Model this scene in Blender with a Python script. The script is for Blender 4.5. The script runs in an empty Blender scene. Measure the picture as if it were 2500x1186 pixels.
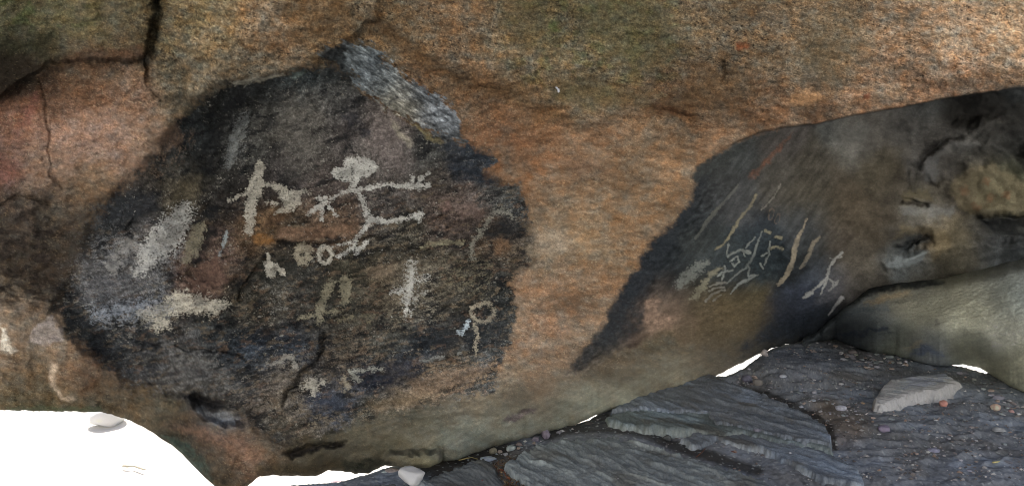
import bpy, math, random
import numpy as np
R_ = math.radians
rng = np.random.RandomState(7)
random.seed(7)
scene = bpy.context.scene
COL = scene.collection
F = np.float32

# ------------------------------------------------------------------ camera geometry (layout is sketched as bearings seen from the standpoint)
CAM_H = 1.5
FOC = 1629.0
PITCH = R_(-4.0)
cp, sp_ = math.cos(PITCH), math.sin(PITCH)
def ray(x, y):
    cx = (np.asarray(x, F) - 1250.0) / FOC
    cy = -(np.asarray(y, F) - 593.0) / FOC
    return cx, cp - sp_ * cy, sp_ + cp * cy
def at_depth(x, y, Y):
    dx, dy, dz = ray(x, y)
    t = Y / dy
    return np.stack([t * dx, t * dy, CAM_H + t * dz], -1)
def on_plane(x, y, z=0.0):
    dx, dy, dz = ray(x, y)
    t = (z - CAM_H) / dz
    return np.stack([t * dx, t * dy, CAM_H + t * dz], -1)

# ------------------------------------------------------------------ noise
_N = 256
_ang = rng.rand(_N * _N).astype(F) * 2 * np.pi
_GX, _GY = np.cos(_ang), np.sin(_ang)
def gn(x, y, seed=0):
    x = np.asarray(x, F) + seed * 17.31
    y = np.asarray(y, F) + seed * 31.77
    xf = np.floor(x); yf = np.floor(y)
    xi = xf.astype(np.int64) & 255; yi = yf.astype(np.int64) & 255
    x1 = (xi + 1) & 255; y1 = (yi + 1) & 255
    fx = x - xf; fy = y - yf
    u = fx * fx * fx * (fx * (fx * 6 - 15) + 10); v = fy * fy * fy * (fy * (fy * 6 - 15) + 10)
    a = yi * 256 + xi; b = yi * 256 + x1; c = y1 * 256 + xi; d = y1 * 256 + x1
    na = _GX[a] * fx + _GY[a] * fy
    nb = _GX[b] * (fx - 1) + _GY[b] * fy
    nc = _GX[c] * fx + _GY[c] * (fy - 1)
    nd = _GX[d] * (fx - 1) + _GY[d] * (fy - 1)
    return ((na * (1 - u) + nb * u) * (1 - v) + (nc * (1 - u) + nd * u) * v) * F(1.5)
def fbm(x, y, seed=0, octv=3, gain=0.5):
    s = 0; a = 1.0; t = 0
    for k in range(octv):
        s = s + a * gn(x * (2.03 ** k), y * (2.03 ** k), seed + 5 * k + 1)
        t += a; a *= gain
    return s * F(1.9) / t ** 0.75
def ss(a, b, x):
    t = np.clip((x - a) / (b - a), 0, 1)
    return t * t * (3 - 2 * t)
def rot(x, y, deg):
    c, s = math.cos(R_(deg)), math.sin(R_(deg))
    return x * c + y * s, -x * s + y * c
def mixc(a, b, m):
    return a + (b - a) * m[..., None]
def lin(c):
    c = np.asarray(c, F) / 255.0
    return np.where(c <= 0.04045, c / 12.92, ((c + 0.055) / 1.055) ** 2.4).astype(F)

# ------------------------------------------------------------------ 2-D helpers
def seg_dist(px, py, pts, closed=False, widths=None):
    """distance to a polyline (minus local half width if widths given)"""
    pts = np.asarray(pts, F); n = len(pts)
    best = np.full(np.shape(px), 1e6, F)
    rngk = range(n if closed else n - 1)
    for k in rngk:
        a = pts[k]; b = pts[(k + 1) % n]
        d = b - a; L = float(d @ d) + 1e-6
        t = np.clip(((px - a[0]) * d[0] + (py - a[1]) * d[1]) / L, 0, 1)
        dd = np.hypot(px - a[0] - t * d[0], py - a[1] - t * d[1])
        if widths is not None:
            dd = dd - (widths[k] + (widths[(k + 1) % n] - widths[k]) * t) * 0.5
        best = np.minimum(best, dd)
    return best
def inside(px, py, pts):
    pts = np.asarray(pts, F); n = len(pts)
    r = np.zeros(np.shape(px), bool)
    for k in range(n):
        x0, y0 = pts[k]; x1, y1 = pts[(k + 1) % n]
        if y0 == y1: continue
        c = ((y0 > py) != (y1 > py)) & (px < (x1 - x0) * (py - y0) / (y1 - y0) + x0)
        r ^= c
    return r
def poly_sd(px, py, pts):
    """signed distance, positive inside"""
    d = seg_dist(px, py, pts, True)
    return np.where(inside(px, py, pts), d, -d)

# coarse maps on a 4 px lattice
GX0, GY0, GST = -320.0, -320.0, 4.0
_gx = np.arange(GX0, 2840, GST, dtype=F); _gy = np.arange(GY0, 1400, GST, dtype=F)
CX, CY = np.meshgrid(_gx, _gy)
def samp(m, x, y, step=GST):
    u = np.clip((np.asarray(x) - GX0) / step, 0, m.shape[1] - 1.001)
    v = np.clip((np.asarray(y) - GY0) / step, 0, m.shape[0] - 1.001)
    xi = u.astype(np.int64); yi = v.astype(np.int64)
    fx = (u - xi).astype(F); fy = (v - yi).astype(F)
    if m.ndim == 3:
        fx = fx[..., None]; fy = fy[..., None]
    return (m[yi, xi] * (1 - fx) + m[yi, xi + 1] * fx) * (1 - fy) + (m[yi + 1, xi] * (1 - fx) + m[yi + 1, xi + 1] * fx) * fy
def sd_map(pts):
    pts = np.asarray(pts, F)
    m = np.full(CX.shape, -400, F)
    x0, y0 = pts.min(0) - 120; x1, y1 = pts.max(0) + 120
    i0, i1 = np.searchsorted(_gx, [x0, x1]); j0, j1 = np.searchsorted(_gy, [y0, y1])
    m[j0:j1, i0:i1] = poly_sd(CX[j0:j1, i0:i1], CY[j0:j1, i0:i1], pts)
    return m
def line_map(pts, widths=None):
    pts = np.asarray(pts, F)
    m = np.full(CX.shape, 400, F)
    x0, y0 = pts.min(0) - 100; x1, y1 = pts.max(0) + 100
    i0, i1 = np.searchsorted(_gx, [x0, x1]); j0, j1 = np.searchsorted(_gy, [y0, y1])
    m[j0:j1, i0:i1] = seg_dist(CX[j0:j1, i0:i1], CY[j0:j1, i0:i1], pts, False, widths)
    return m
# colour fields on an 8 px lattice, from swatches
_hx = np.arange(GX0, 2848, 8, dtype=F); _hy = np.arange(GY0, 1408, 8, dtype=F)
HX, HY = np.meshgrid(_hx, _hy)
def swatch_field(sw, sigma=42.0):
    num = np.zeros(HX.shape + (3,), F); den = np.zeros(HX.shape, F)
    for x, y, r, g, b in sw:
        d2 = (HX - x) ** 2 + (HY - y) ** 2
        w = np.exp(-d2 / (2 * sigma ** 2)) + 2e-3 * np.exp(-d2 / (2 * (3 * sigma) ** 2)) + 1e-5 / (1 + d2 / 1e4)
        num += w[..., None] * lin((r, g, b)); den += w
    return num / den[..., None]

# light on the shaded rock face -> tuned by region; dim areas get a lighter base colour to even it out
LIGHT = np.array([0.55, 0.53, 0.50], F)
LIT = [(250,60,1.2),(200,350,.96),(250,625,1.16),(90,860,.80),(350,870,1.0),(250,1050,1.65),(750,125,1.05),(750,450,1.04),(750,800,1.0),(750,1110,.58),(1250,125,1.06),(1250,375,.93),(1250,600,1.12),(1250,870,.56),(1250,1050,.31),(1750,125,1.2),(1750,320,.80),(1600,500,.92),(1500,750,.66),(1750,850,.25),(1750,650,.74),(1500,980,.29),(2250,125,1.42),(2000,420,.72),(2250,420,.62),(2250,600,.46),(1950,650,.55),(2400,250,.5),(2300,800,.21)]

# ------------------------------------------------------------------ swatches
SW_ROCK = [
 (50,40,98,93,62),(30,120,48,44,30),(110,110,66,62,42),(250,60,112,98,63),(330,120,106,82,52),(20,190,36,29,20),(80,170,45,38,26),(190,150,120,88,62),(300,140,88,62,42),(350,60,98,84,55),(160,60,105,96,62),(-200,100,80,75,50),(-150,250,60,48,36),
 (200,220,140,100,75),(150,330,160,125,107),(250,340,166,132,115),(30,380,126,94,82),(70,290,142,100,80),(15,430,114,85,74),(300,230,148,114,94),(100,420,150,120,100),(230,450,124,98,76),(330,330,150,118,98),(320,200,138,104,84),(130,240,112,82,64),(250,200,120,82,58),(-150,400,120,80,65),
 (450,60,138,113,72),(520,120,147,117,76),(430,200,114,96,72),(620,60,152,112,76),(690,100,156,112,76),(580,160,132,102,70),(720,40,136,102,66),(770,110,122,94,62),(660,150,140,104,70),(400,120,104,90,62),(500,190,128,112,92),(620,185,150,138,115),(540,60,132,108,68),(850,60,120,92,60),
 (920,60,122,92,60),(1000,100,124,95,64),(1100,60,130,96,65),(1250,60,112,88,60),(1350,60,106,92,60),(1500,60,116,101,70),(1450,180,116,96,66),(1600,120,112,92,62),(1250,150,122,98,70),(1100,170,120,86,56),(1150,240,130,92,62),(1300,220,118,96,66),(1300,265,132,94,64),(1400,230,122,102,72),(1600,250,118,86,60),(1650,268,100,70,46),(1000,190,115,80,54),
 (1750,60,132,106,76),(1750,180,122,94,68),(1820,120,112,84,56),(1900,60,136,106,76),(1900,150,126,101,75),(1980,190,106,94,76),(2050,60,146,114,82),(2200,60,176,132,96),(2350,80,186,142,106),(2480,80,186,141,101),(2200,170,156,114,84),(2350,190,150,108,80),(1950,240,170,120,84),(2100,230,146,104,74),(2450,180,160,118,86),(2700,80,180,138,100),(2050,150,128,98,70),(1850,250,128,90,62),(2000,270,120,86,62),(1770,175,96,74,52),
 (1250,350,148,98,68),(1350,330,142,100,70),(1450,350,146,106,76),(1600,340,152,113,80),(1750,300,146,106,76),(1300,430,158,108,72),(1420,420,134,100,74),(1550,430,152,113,80),(1650,420,156,116,82),(1330,510,150,116,86),(1430,490,150,119,90),(1550,500,150,111,76),(1340,600,142,121,98),(1450,600,152,116,80),(1550,570,156,115,80),(1350,700,152,112,82),(1450,700,152,113,82),(1300,800,148,111,84),(1380,800,152,113,86),(1280,880,146,114,90),(1350,900,134,108,86),(1450,870,122,102,82),(1500,900,118,98,78),(1180,290,128,90,64),(1240,400,150,106,74),
 (1200,980,122,104,84),(1300,960,128,106,86),(1350,1010,124,124,110),(1200,1050,108,112,101),(1000,1045,94,88,75),(1100,1080,103,106,95),(1500,960,130,128,112),(1650,910,126,117,100),(850,1090,108,99,80),(750,1125,84,74,57),(900,1115,90,82,66),(980,1115,106,98,78),(1040,1115,98,90,65),(1130,1100,106,116,112),(1250,1020,114,114,104),(1450,1000,122,122,108),(1600,930,128,120,102),(700,1150,72,62,46),(820,1130,60,52,38),(1100,1000,100,90,76),
 (1600,850,100,86,66),(1700,800,102,88,68),(1800,780,108,92,66),(1750,870,92,82,70),(1850,840,64,65,64),(1950,800,54,58,62),(1680,860,98,86,70),(1800,850,84,78,70),
 (50,550,76,66,58),(100,500,104,90,78),(60,620,66,53,45),(150,600,86,69,56),(40,720,142,118,98),(100,740,112,86,68),(20,820,168,138,114),(100,820,144,123,106),(60,920,138,108,77),(150,950,142,112,86),(200,900,126,91,70),(235,930,112,78,58),(300,970,130,100,74),(60,985,106,92,66),(250,1000,86,86,62),(400,1000,108,99,78),(420,1050,112,88,68),(480,1060,124,84,64),(560,1090,140,108,86),(520,1130,88,70,54),(600,1060,120,92,75),(600,1130,136,97,76),(500,1010,92,91,92),(480,978,38,38,40),(560,1020,120,124,128),(640,1010,102,88,72),(30,680,70,60,48),(80,690,64,52,42),(130,690,50,42,36),(180,650,78,66,58),(420,1090,70,84,68),(470,1110,64,80,74),(540,1170,92,76,56),(120,990,96,92,64),(20,500,82,66,58),(-150,600,80,65,55),(-150,900,130,105,80),(170,855,150,112,82),(50,760,130,108,90),(330,985,126,104,76),(160,780,128,112,94),(640,1090,100,82,64),
]
SW_P1 = [
 (600,230,48,48,46),(480,330,38,40,40),(420,390,42,44,45),(650,280,78,75,70),(720,300,88,83,77),(820,250,82,80,77),(850,300,70,64,62),(950,310,104,94,88),(900,350,98,91,86),(1050,370,68,67,64),(1150,400,52,57,62),(1100,430,78,71,65),(1200,480,86,86,83),(700,420,66,61,59),(550,440,50,48,45),(280,520,46,48,50),(300,560,62,62,62),(270,640,74,74,74),(350,700,68,68,69),(250,720,90,90,92),(500,670,94,75,65),(540,600,88,72,64),(200,780,54,54,54),(300,850,62,62,62),(450,890,88,85,82),(350,920,76,73,71),(550,820,60,60,58),(600,700,54,51,45),(700,750,66,61,53),(850,760,62,60,53),(950,730,74,65,54),(1050,660,92,84,72),(1150,680,62,57,49),(1100,780,56,53,48),(1200,700,42,43,42),(1050,830,40,43,46),(1200,830,62,62,60),(900,850,74,71,64),(800,900,84,75,64),(700,850,54,57,62),(650,920,76,75,74),(1000,900,54,57,62),(900,920,44,47,54),(830,980,65,68,76),(780,990,68,74,86),(1100,920,84,75,65),(1150,930,72,70,66),(1000,960,112,97,79),(700,1000,102,92,79),(750,1040,96,86,72),(900,1000,86,81,70),(660,950,78,68,60),(1250,610,82,77,69),(1280,540,44,47,49),(1225,590,90,70,52),(1000,560,56,53,46),(950,500,80,74,70),(1100,520,98,82,74),(1150,510,96,81,75),(1150,560,43,43,40),(800,545,104,85,70),(700,590,70,62,52),(640,560,98,76,54),(560,300,44,43,41),(600,340,74,72,68),(580,250,40,40,38),(650,220,46,47,46),(740,190,60,64,64),(520,520,38,36,34),(600,480,52,47,44),(750,330,80,75,70),(800,450,78,70,66),(660,650,60,57,50),(740,640,48,46,42),(620,760,60,55,47),(720,690,72,69,64),(340,480,48,46,45),(380,450,58,52,46),(440,450,88,80,66),(820,150,52,54,54),(860,190,46,46,44),(700,940,90,80,68),(560,960,80,74,68),(600,920,70,70,68),(500,930,86,83,78),(460,960,74,68,62),(340,590,86,80,76),(230,600,44,44,44),(170,730,40,40,40),(240,850,42,43,44),(1080,500,70,62,56),(850,680,64,60,50),(760,820,66,62,56),(850,820,72,66,58),(960,800,66,64,58),(680,1060,56,54,50),(1200,950,96,98,98),(1180,900,66,66,64),(640,860,46,52,60),(560,870,52,58,64),(750,860,50,58,68),
]
SW_SCAR = [(830,120,86,90,90),(870,140,118,124,126),(930,200,122,126,126),(900,170,100,106,110),(980,240,130,130,126),(1030,230,100,104,108),(990,270,150,142,124),(1060,280,134,138,142),(1100,310,128,132,136),(1120,340,80,82,82),(960,260,140,136,124),(1050,330,98,98,96),(1010,290,120,120,118)]
SW_P2 = [
 (1750,420,72,70,66),(1800,380,77,76,72),(1900,330,88,80,73),(1800,480,82,79,76),(1680,520,54,55,55),(1600,620,43,46,48),(1550,720,45,46,48),(1480,820,54,54,54),(1700,600,66,66,62),(1900,450,87,80,71),(2000,400,84,76,65),(1950,550,74,73,71),(1870,580,54,57,60),(1880,660,42,48,50),(1930,690,38,38,38),(1800,700,48,48,46),(1980,640,62,62,60),(2000,690,82,84,90),(2050,700,92,87,83),(2050,600,80,72,63),(2050,500,74,66,55),(1960,720,70,75,86),(1900,770,48,50,54),(1622,755,112,97,84),(1610,700,64,56,50),(1580,780,98,84,74),(1640,770,112,92,76),(2100,330,86,81,75),(2080,340,102,100,94),(2200,300,76,73,69),(2150,420,72,66,55),(2130,550,74,66,55),(2100,640,84,78,69),
 (2350,270,32,31,29),(2450,250,32,30,28),(2400,330,27,25,23),(2250,260,64,64,62),(2300,385,66,61,55),(2275,415,84,82,80),(2310,345,78,75,71),(2370,350,94,92,88),(2250,495,90,83,66),(2260,520,108,108,106),(2270,570,108,94,72),(2230,590,45,48,50),(2215,635,98,102,102),(2330,570,92,84,68),(2420,470,104,102,82),(2450,440,106,105,85),(2470,555,44,45,46),(2400,550,60,58,55),(2420,600,78,78,77),(2450,620,72,76,78),(2330,480,60,55,50),(2200,470,56,51,45),(2180,560,60,55,48),(2400,400,66,60,50),(2440,300,58,56,52),(2350,310,44,42,39),(2470,380,38,38,37),(2290,470,72,66,56),(2480,500,100,98,80),(2350,620,78,74,64),(2260,670,66,62,54),(2120,700,70,66,60),(2480,230,62,64,62),(2450,350,66,66,64),(2700,400,50,50,48),(1960,480,82,74,62),(1720,480,68,67,65),(1640,640,52,54,54),(1750,640,70,72,70),(1700,720,72,66,56),(1850,720,86,76,56),(1780,740,96,82,58),(1480,880,94,84,72),(1560,800,80,66,56),(1730,760,92,78,58),(1820,810,96,82,60),(1900,800,50,53,58),(1980,770,48,52,58),(1840,760,96,83,60),(1620,820,104,90,70),(2030,750,60,62,64),(1440,840,72,68,64),
]
SW_RB = [(2150,700,44,44,42),(2250,688,54,54,52),(2180,728,92,85,70),(2100,760,86,87,84),(2060,770,78,80,80),(2150,790,92,95,93),(2140,812,52,56,64),(2070,815,50,54,58),(2300,750,120,116,101),(2400,700,112,110,100),(2450,800,127,124,112),(2350,830,116,113,99),(2250,845,116,113,99),(2180,842,108,108,94),(2268,862,92,96,104),(2450,650,92,92,88),(2480,900,112,108,92),(2380,760,124,120,104),(2330,700,110,106,92),(2230,750,112,108,94),(2480,720,112,114,108),(2600,800,120,116,104)]

FIELD = {k: swatch_field(v, s) for k, v, s in (('rock', SW_ROCK, 40), ('p1', SW_P1, 34), ('scar', SW_SCAR, 22), ('p2', SW_P2, 30), ('rb', SW_RB, 34))}
_n = np.zeros(HX.shape, F); _d = np.zeros(HX.shape, F)
for _x, _y, _l in LIT:
    _w = np.exp(-((HX - _x) ** 2 + (HY - _y) ** 2) / (2 * 170. ** 2)) + 1e-4
    _n += _w * _l; _d += _w
LITMAP = _n / _d
def light_at(x, y):
    return samp(LITMAP, x, y, 8.0)[..., None] * np.array([1.04, .99, .95], F)
def field(k, x, y):
    return samp(FIELD[k], x, y, 8.0)

# ------------------------------------------------------------------ outlines on the rock
P1 = [(560,205),(480,258),(425,305),(385,368),(325,425),(300,455),(230,515),(208,570),(200,640),(150,715),(130,755),(165,815),(195,842),(250,885),(310,940),(380,955),(430,962),(500,985),(590,1005),(640,1050),(690,1095),(760,1066),(850,1038),(960,1002),(1100,972),(1205,958),(1216,900),(1250,830),(1256,750),(1246,680),(1292,640),(1302,580),(1280,540),(1286,500),(1262,455),(1195,440),(1178,420),(1212,388),(1140,352),(1050,325),(980,285),(930,258),(880,220),(845,180),(800,160),(760,172),(720,172),(640,190)]
SCAR = [(800,150),(785,130),(815,108),(850,104),(905,112),(960,165),(1010,198),(1060,228),(1112,270),(1128,325),(1140,352),(1080,338),(1040,310),(985,284),(930,255),(882,216),(850,178)]
P2 = [(1915,309),(1840,327),(1790,350),(1740,380),(1702,402),(1688,430),(1700,452),(1690,490),(1650,540),(1590,592),(1562,640),(1530,690),(1492,750),(1470,800),(1440,840),(1405,885),(1385,915),(1440,900),(1500,862),(1560,838),(1640,810),(1660,845),(1740,850),(1790,870),(1890,838),(1960,815),(2060,750),(2085,700),(2110,640),(2085,560),(2060,480),(2040,400),(2010,330),(2000,301)]
WALL = [(2000,303),(2130,274),(2300,242),(2500,212),(2830,160),(2830,830),(2000,830),(1990,800),(2060,745),(2085,700),(2110,640),(2085,560),(2060,480),(2040,400),(2010,330)]
BROW_X = [1680,1700,1740,1790,1850,1915,2000,2060,2130,2200,2300,2400,2500,2830]
BROW_Y = [436,404,381,350,325,310,301,287,273,262,241,226,212,160]
SD = {'p1': sd_map(P1), 'scar': sd_map(SCAR), 'p2': sd_map(P2), 'wall': sd_map(WALL)}

# raised (+) or sunken (-) blocks: polygon, height in metres, edge softness in px
BLOCKS = [
 ([(-320,-320),(392,-320),(380,40),(366,100),(356,145),(330,152),(240,152),(150,160),(60,200),(0,245),(-320,330)], .13, 14),
 ([(400,-320),(386,60),(368,150),(372,215),(388,246),(430,246),(470,242),(520,222),(560,205),(650,190),(720,173),(790,150),(860,100),(920,40),(940,-320)], .09, 12),
 ([(900,-320),(905,30),(960,85),(1040,140),(1110,182),(1200,214),(1290,240),(1340,262),(1390,296),(1450,312),(1560,280),(1610,255),(1640,280),(1720,284),(1830,270),(1900,240),(2000,262),(2200,245),(2830,120),(2830,-320)], .07, 34),
 (P1, -.045, 16),
 (SCAR, -.02, 10),
 ([(-320,800),(0,806),(30,850),(70,868),(112,868),(134,900),(130,938),(150,962),(182,976),(300,988),(300,1100),(-320,1100)], -.07, 14),
 ([(560,860),(620,820),(700,790),(790,800),(790,845),(768,882),(722,940),(690,985),(600,960),(520,900)], .035, 22),
 ([(560,560),(690,585),(800,592),(900,585),(1000,560),(1060,540),(1000,600),(900,660),(820,690),(760,720),(690,730),(620,770),(610,700),(650,640)], -.02, 14),
 ([(620,610),(652,640),(600,700),(570,770),(540,740),(580,670)], -.035, 14),
 ([(120,470),(300,470),(300,560),(200,640),(100,700),(-100,720),(-100,500)], -.05, 40),
 ([(190,655),(330,690),(430,650),(430,700),(560,735),(420,800),(230,770)], .035, 35),
 ([(330,440),(420,430),(470,500),(400,580),(335,590),(260,540)], .04, 26),
 ([(300,560),(345,590),(330,575),(350,545),(325,530)], -.05, 8),
 ([(470,968),(520,966),(590,1000),(595,1032),(540,1036),(500,1018),(478,995)], -.10, 10),
 ([(690,1108),(740,1088),(830,1078),(842,1084),(770,1096),(712,1114)], -.05, 7),
 ([(955,1105),(1020,1108),(1074,1098),(1078,1180),(940,1180),(930,1125)], .12, 9),
 ([(1226,1030),(1236,1018),(1290,998),(1312,994),(1300,1006),(1250,1028)], -.02, 6),
 # right-hand hollows
 ([(2190,612),(2205,590),(2235,572),(2268,570),(2268,586),(2240,600),(2215,612)], -0.105, 20.1),
 ([(2160,650),(2185,630),(2220,615),(2266,612),(2250,632),(2215,652)], 0.048, 17.3),
 ([(2200,488),(2230,494),(2270,498),(2268,503),(2225,502),(2203,496)], -0.048, 8.6),
 ([(2200,502),(2325,502),(2328,530),(2300,545),(2230,548),(2200,530)], 0.038, 23.0),
 ([(2225,440),(2240,390),(2290,352),(2345,335),(2400,338),(2420,352),(2390,368),(2330,372),(2290,400),(2280,448),(2262,452),(2250,430),(2232,470)], 0.063, 23.0),
 ([(2262,446),(2290,446),(2286,458),(2266,458)], -0.057, 11.5),
 ([(2316,440),(2370,400),(2420,395),(2470,430),(2500,440),(2830,430),(2830,524),(2500,530),(2410,532),(2380,520),(2330,500),(2312,470)], 0.048, 23.0),
 ([(2390,534),(2500,530),(2830,524),(2830,600),(2500,590),(2420,590),(2392,560)], -0.086, 17.3),
 ([(2318,236),(2830,160),(2830,335),(2480,370),(2440,345),(2400,300),(2318,300)], -0.143, 23.0),
 ([(2400,288),(2450,295),(2440,310),(2405,308)], 0.057, 17.3),
 ([(2060,310),(2110,300),(2130,330),(2100,360),(2060,350)], 0.024, 34.4),
 ([(2160,640),(2185,660),(2280,648),(2340,600),(2345,560),(2320,540),(2330,600),(2270,640)], 0.024, 25.8),
 # right painted flank: two vertical hollows
 ([(1850,640),(1890,590),(1920,580),(1910,650),(1860,690),(1830,690)], -.06, 24),
 ([(1920,700),(1960,640),(1990,620),(1980,660),(1950,710)], -.05, 20),
]
CRACKS = [  # polyline, half width px, depth m, darkening (crack dirt and painted shade)
 ([(394,-40),(384,20),(376,52),(364,84),(358,112),(354,136),(361,158),(358,182),(368,208),(380,236),(392,250)], 6, .045, .32),
 ([(400,-60),(386,20),(372,90),(362,140)], 20, .03, .35),  # broad soft crevice shadow painted into the colour
 ([(0,240),(58,196),(120,160),(150,152),(240,150),(335,154),(356,148)], 8, .05, 0.46),
 ([(92,200),(105,240),(112,290),(120,360),(122,420),(138,440),(150,460)], 4, .02, 0.15),
 ([(0,500),(55,478),(110,492),(118,500)], 5, .03, 0.31),
 ([(930,50),(968,88),(1042,143),(1112,186)], 7, .02, 0.19),
 ([(1112,186),(1160,205),(1200,214),(1232,226)], 3, .02, 0.31),
 ([(1590,258),(1640,280),(1700,286)], 9, .03, 0.22),
 ([(1766,150),(1770,180),(1765,198)], 8, .03, 0.25),
 ([(430,845),(500,856),(556,855),(585,868),(600,880)], 4, .03, 0.31),
 ([(792,820),(786,850),(770,880),(735,915),(720,940),(700,960),(690,985)], 7, .05, 0.43),
 ([(652,625),(630,655),(600,690),(580,730)], 7, .04, 0.31),
 ([(690,1110),(750,1090),(800,1084),(845,1080)], 5, .03, 0.37),
 ([(1075,1095),(1078,1150)], 6, .06, 0.31),
 ([(750,232),(770,262)], 5, .02, 0.31),
 ([(560,206),(640,192),(725,172)], 5, .03, 0.31),
 ([(800,150),(830,160),(850,180),(900,235),(985,288),(1050,326),(1130,352)], 4, .015, 0.19),
 ([(680,590),(760,596),(850,590),(930,578)], 5, .03, 0.37),
 ([(830,690),(890,672),(960,640),(1040,600)], 5, .02, 0.25),
 ([(2318,242),(2318,285)], 4, .02, .2),
 ([(2230,470),(2240,400),(2290,350),(2345,333)], 9, .02, .25),
 ([(2205,492),(2268,500)], 5, .02, .3),
 ([(2390,534),(2440,532),(2500,530),(2700,526)], 5, .06, 0.43),
 ([(2185,605),(2215,596),(2240,590),(2262,578)], 6, .06, 0.37),
 ([(1240,1070),(1180,1086),(1080,1112)], 4, .0, 0.12),
]
BLK = [(sd_map(p), h, s) for p, h, s in BLOCKS]
RECESS = {k for k, b in enumerate(BLOCKS) if min(p[0] for p in b[0]) > 2050}
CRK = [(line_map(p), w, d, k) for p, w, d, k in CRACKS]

# ------------------------------------------------------------------ depth of the rock (metres in front of the standpoint)
def tps(pts):
    p = np.array(pts, np.float64); n = len(p)
    xy = p[:, :2] / 1000.0
    d = np.hypot(xy[:, None, 0] - xy[None, :, 0], xy[:, None, 1] - xy[None, :, 1])
    K = np.where(d > 0, d * d * np.log(d + 1e-12), 0) + 1e-3 * np.eye(n)
    P = np.c_[np.ones(n), xy]
    A = np.zeros((n + 3, n + 3)); A[:n, :n] = K; A[:n, n:] = P; A[n:, :n] = P.T
    w = np.linalg.solve(A, np.r_[p[:, 2], 0, 0, 0])
    def ev(x, y):
        x = np.asarray(x, F) / 1000; y = np.asarray(y, F) / 1000
        s = F(w[n]) + F(w[n + 1]) * x + F(w[n + 2]) * y
        for k in range(n):
            d2 = (x - F(xy[k, 0])) ** 2 + (y - F(xy[k, 1])) ** 2
            s = s + F(w[k] * .5) * d2 * np.log(d2 + F(1e-9))
        return s
    return ev
S_PTS = [(-300,-300,2.5),(400,-300,2.6),(1000,-300,2.5),(1700,-300,2.4),(0,0,2.8),(370,0,2.85),(600,50,2.8),(1000,50,2.78),(1400,50,2.78),(1600,100,2.85),
 (200,350,3.15),(0,350,3.1),(-300,400,3.0),(380,330,3.2),(550,150,2.95),(800,120,2.95),(1200,300,2.95),(1500,250,2.95),(1620,350,3.18),
 (560,300,3.3),(750,300,3.35),(900,400,3.36),(600,550,3.42),(800,600,3.4),(1000,600,3.36),(1200,600,3.28),(300,600,3.35),(100,600,3.25),(200,800,3.3),(0,800,3.2),(-300,800,3.1),(500,800,3.38),(800,800,3.36),(1050,800,3.3),
 (1350,500,3.2),(1400,700,3.3),(1550,500,3.38),(1300,850,3.3),(100,950,3.3),(-300,1000,3.2),(300,980,3.38),(500,1050,3.3),(600,1150,3.3),(850,1000,3.38),(1000,1090,3.6),(1200,1000,3.55),(1500,900,4.05),(1400,800,3.55),(1500,990,4.5),(1700,850,4.75),(1720,920,5.2),(1880,840,6.2),
 (1700,500,3.75),(1600,700,3.85),(1800,600,4.4),(1800,750,4.9),(1950,500,4.75),(1950,700,5.4),(2000,800,6.2),(2100,600,5.4),(2100,400,4.9),(2100,320,4.6),(1900,380,4.3),
 (2300,500,5.5),(2300,350,5.0),(2300,270,4.7),(2480,250,4.6),(2480,450,5.1),(2480,600,5.4),(2300,650,5.8),(2750,400,4.8),(2300,780,6.2),(2750,750,5.8),(2300,0,4.0),(2750,0,4.0),(1950,150,3.6)]
A_PTS = [(1300,-300,2.6),(1700,-300,2.8),(2300,-300,2.9),(2830,-300,3.0),(1400,50,2.78),(1900,50,2.98),(2400,50,3.1),(2830,50,3.15),(1200,300,2.95),(1500,250,2.95),(1700,200,3.02),(1900,230,3.1),(2300,180,3.22),(2600,150,3.3),(1620,350,3.18),(1350,500,3.2),(1550,500,3.38),(1690,432,3.52),(1760,380,3.42),(1850,320,3.35),(2000,300,3.32),(2300,240,3.36),(2500,210,3.4),(2830,160,3.45)]
S_f, A_f = tps(S_PTS), tps(A_PTS)
YB_PTS = [(-320,992),(0,1000),(130,1003),(250,1006),(300,1020),(340,1037),(370,1055),(420,1085),(460,1122),(490,1155),(515,1180),(540,1196),(590,1196),(615,1176),(635,1160),(700,1160),(770,1161),(800,1148),(830,1147),(870,1155),(905,1153),(940,1134),(960,1136),(1000,1142),(1040,1143),(1068,1132),(1080,1124),(1120,1122),(1160,1105),(1200,1090),(1280,1070),(1350,1050),(1400,1040),(1450,1014),(1500,999),(1560,977),(1640,956),(1700,936),(1740,922),(1760,911),(1800,889),(1850,865),(1880,852),(1920,840),(1970,830),(2000,826),(2050,815),(2100,800),(2830,800)]
_ybx = np.array([p[0] for p in YB_PTS], F); _yby = np.array([p[1] for p in YB_PTS], F)
def yb_of(x):
    x = np.asarray(x, F)
    return np.interp(x, _ybx, _yby).astype(F) + 1.8 * fbm(x / 22, x * 0 + 3.3, 41, 3)
_tx = np.arange(-320, 2840, 4, dtype=F)
_tyb = yb_of(_tx)
_tS = S_f(_tx, _tyb)
_tgt = on_plane(_tx, np.maximum(_tyb, 620), 0.0)[:, 1] * 0.985
_tdel = np.where(_tx > 940, _tgt - _tS, 0) * ss(930, 990, _tx) * (1 - ss(2020, 2090, _tx))

def warp(x, y):
    return (x + 7 * gn(x / 26, y / 26, 3) + 3.5 * gn(x / 9, y / 9, 4) + 1.6 * gn(x / 4, y / 4, 6),
            y + 7 * gn(x / 26, y / 26, 8) + 3.5 * gn(x / 9, y / 9, 9) + 1.6 * gn(x / 4, y / 4, 11))

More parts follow.
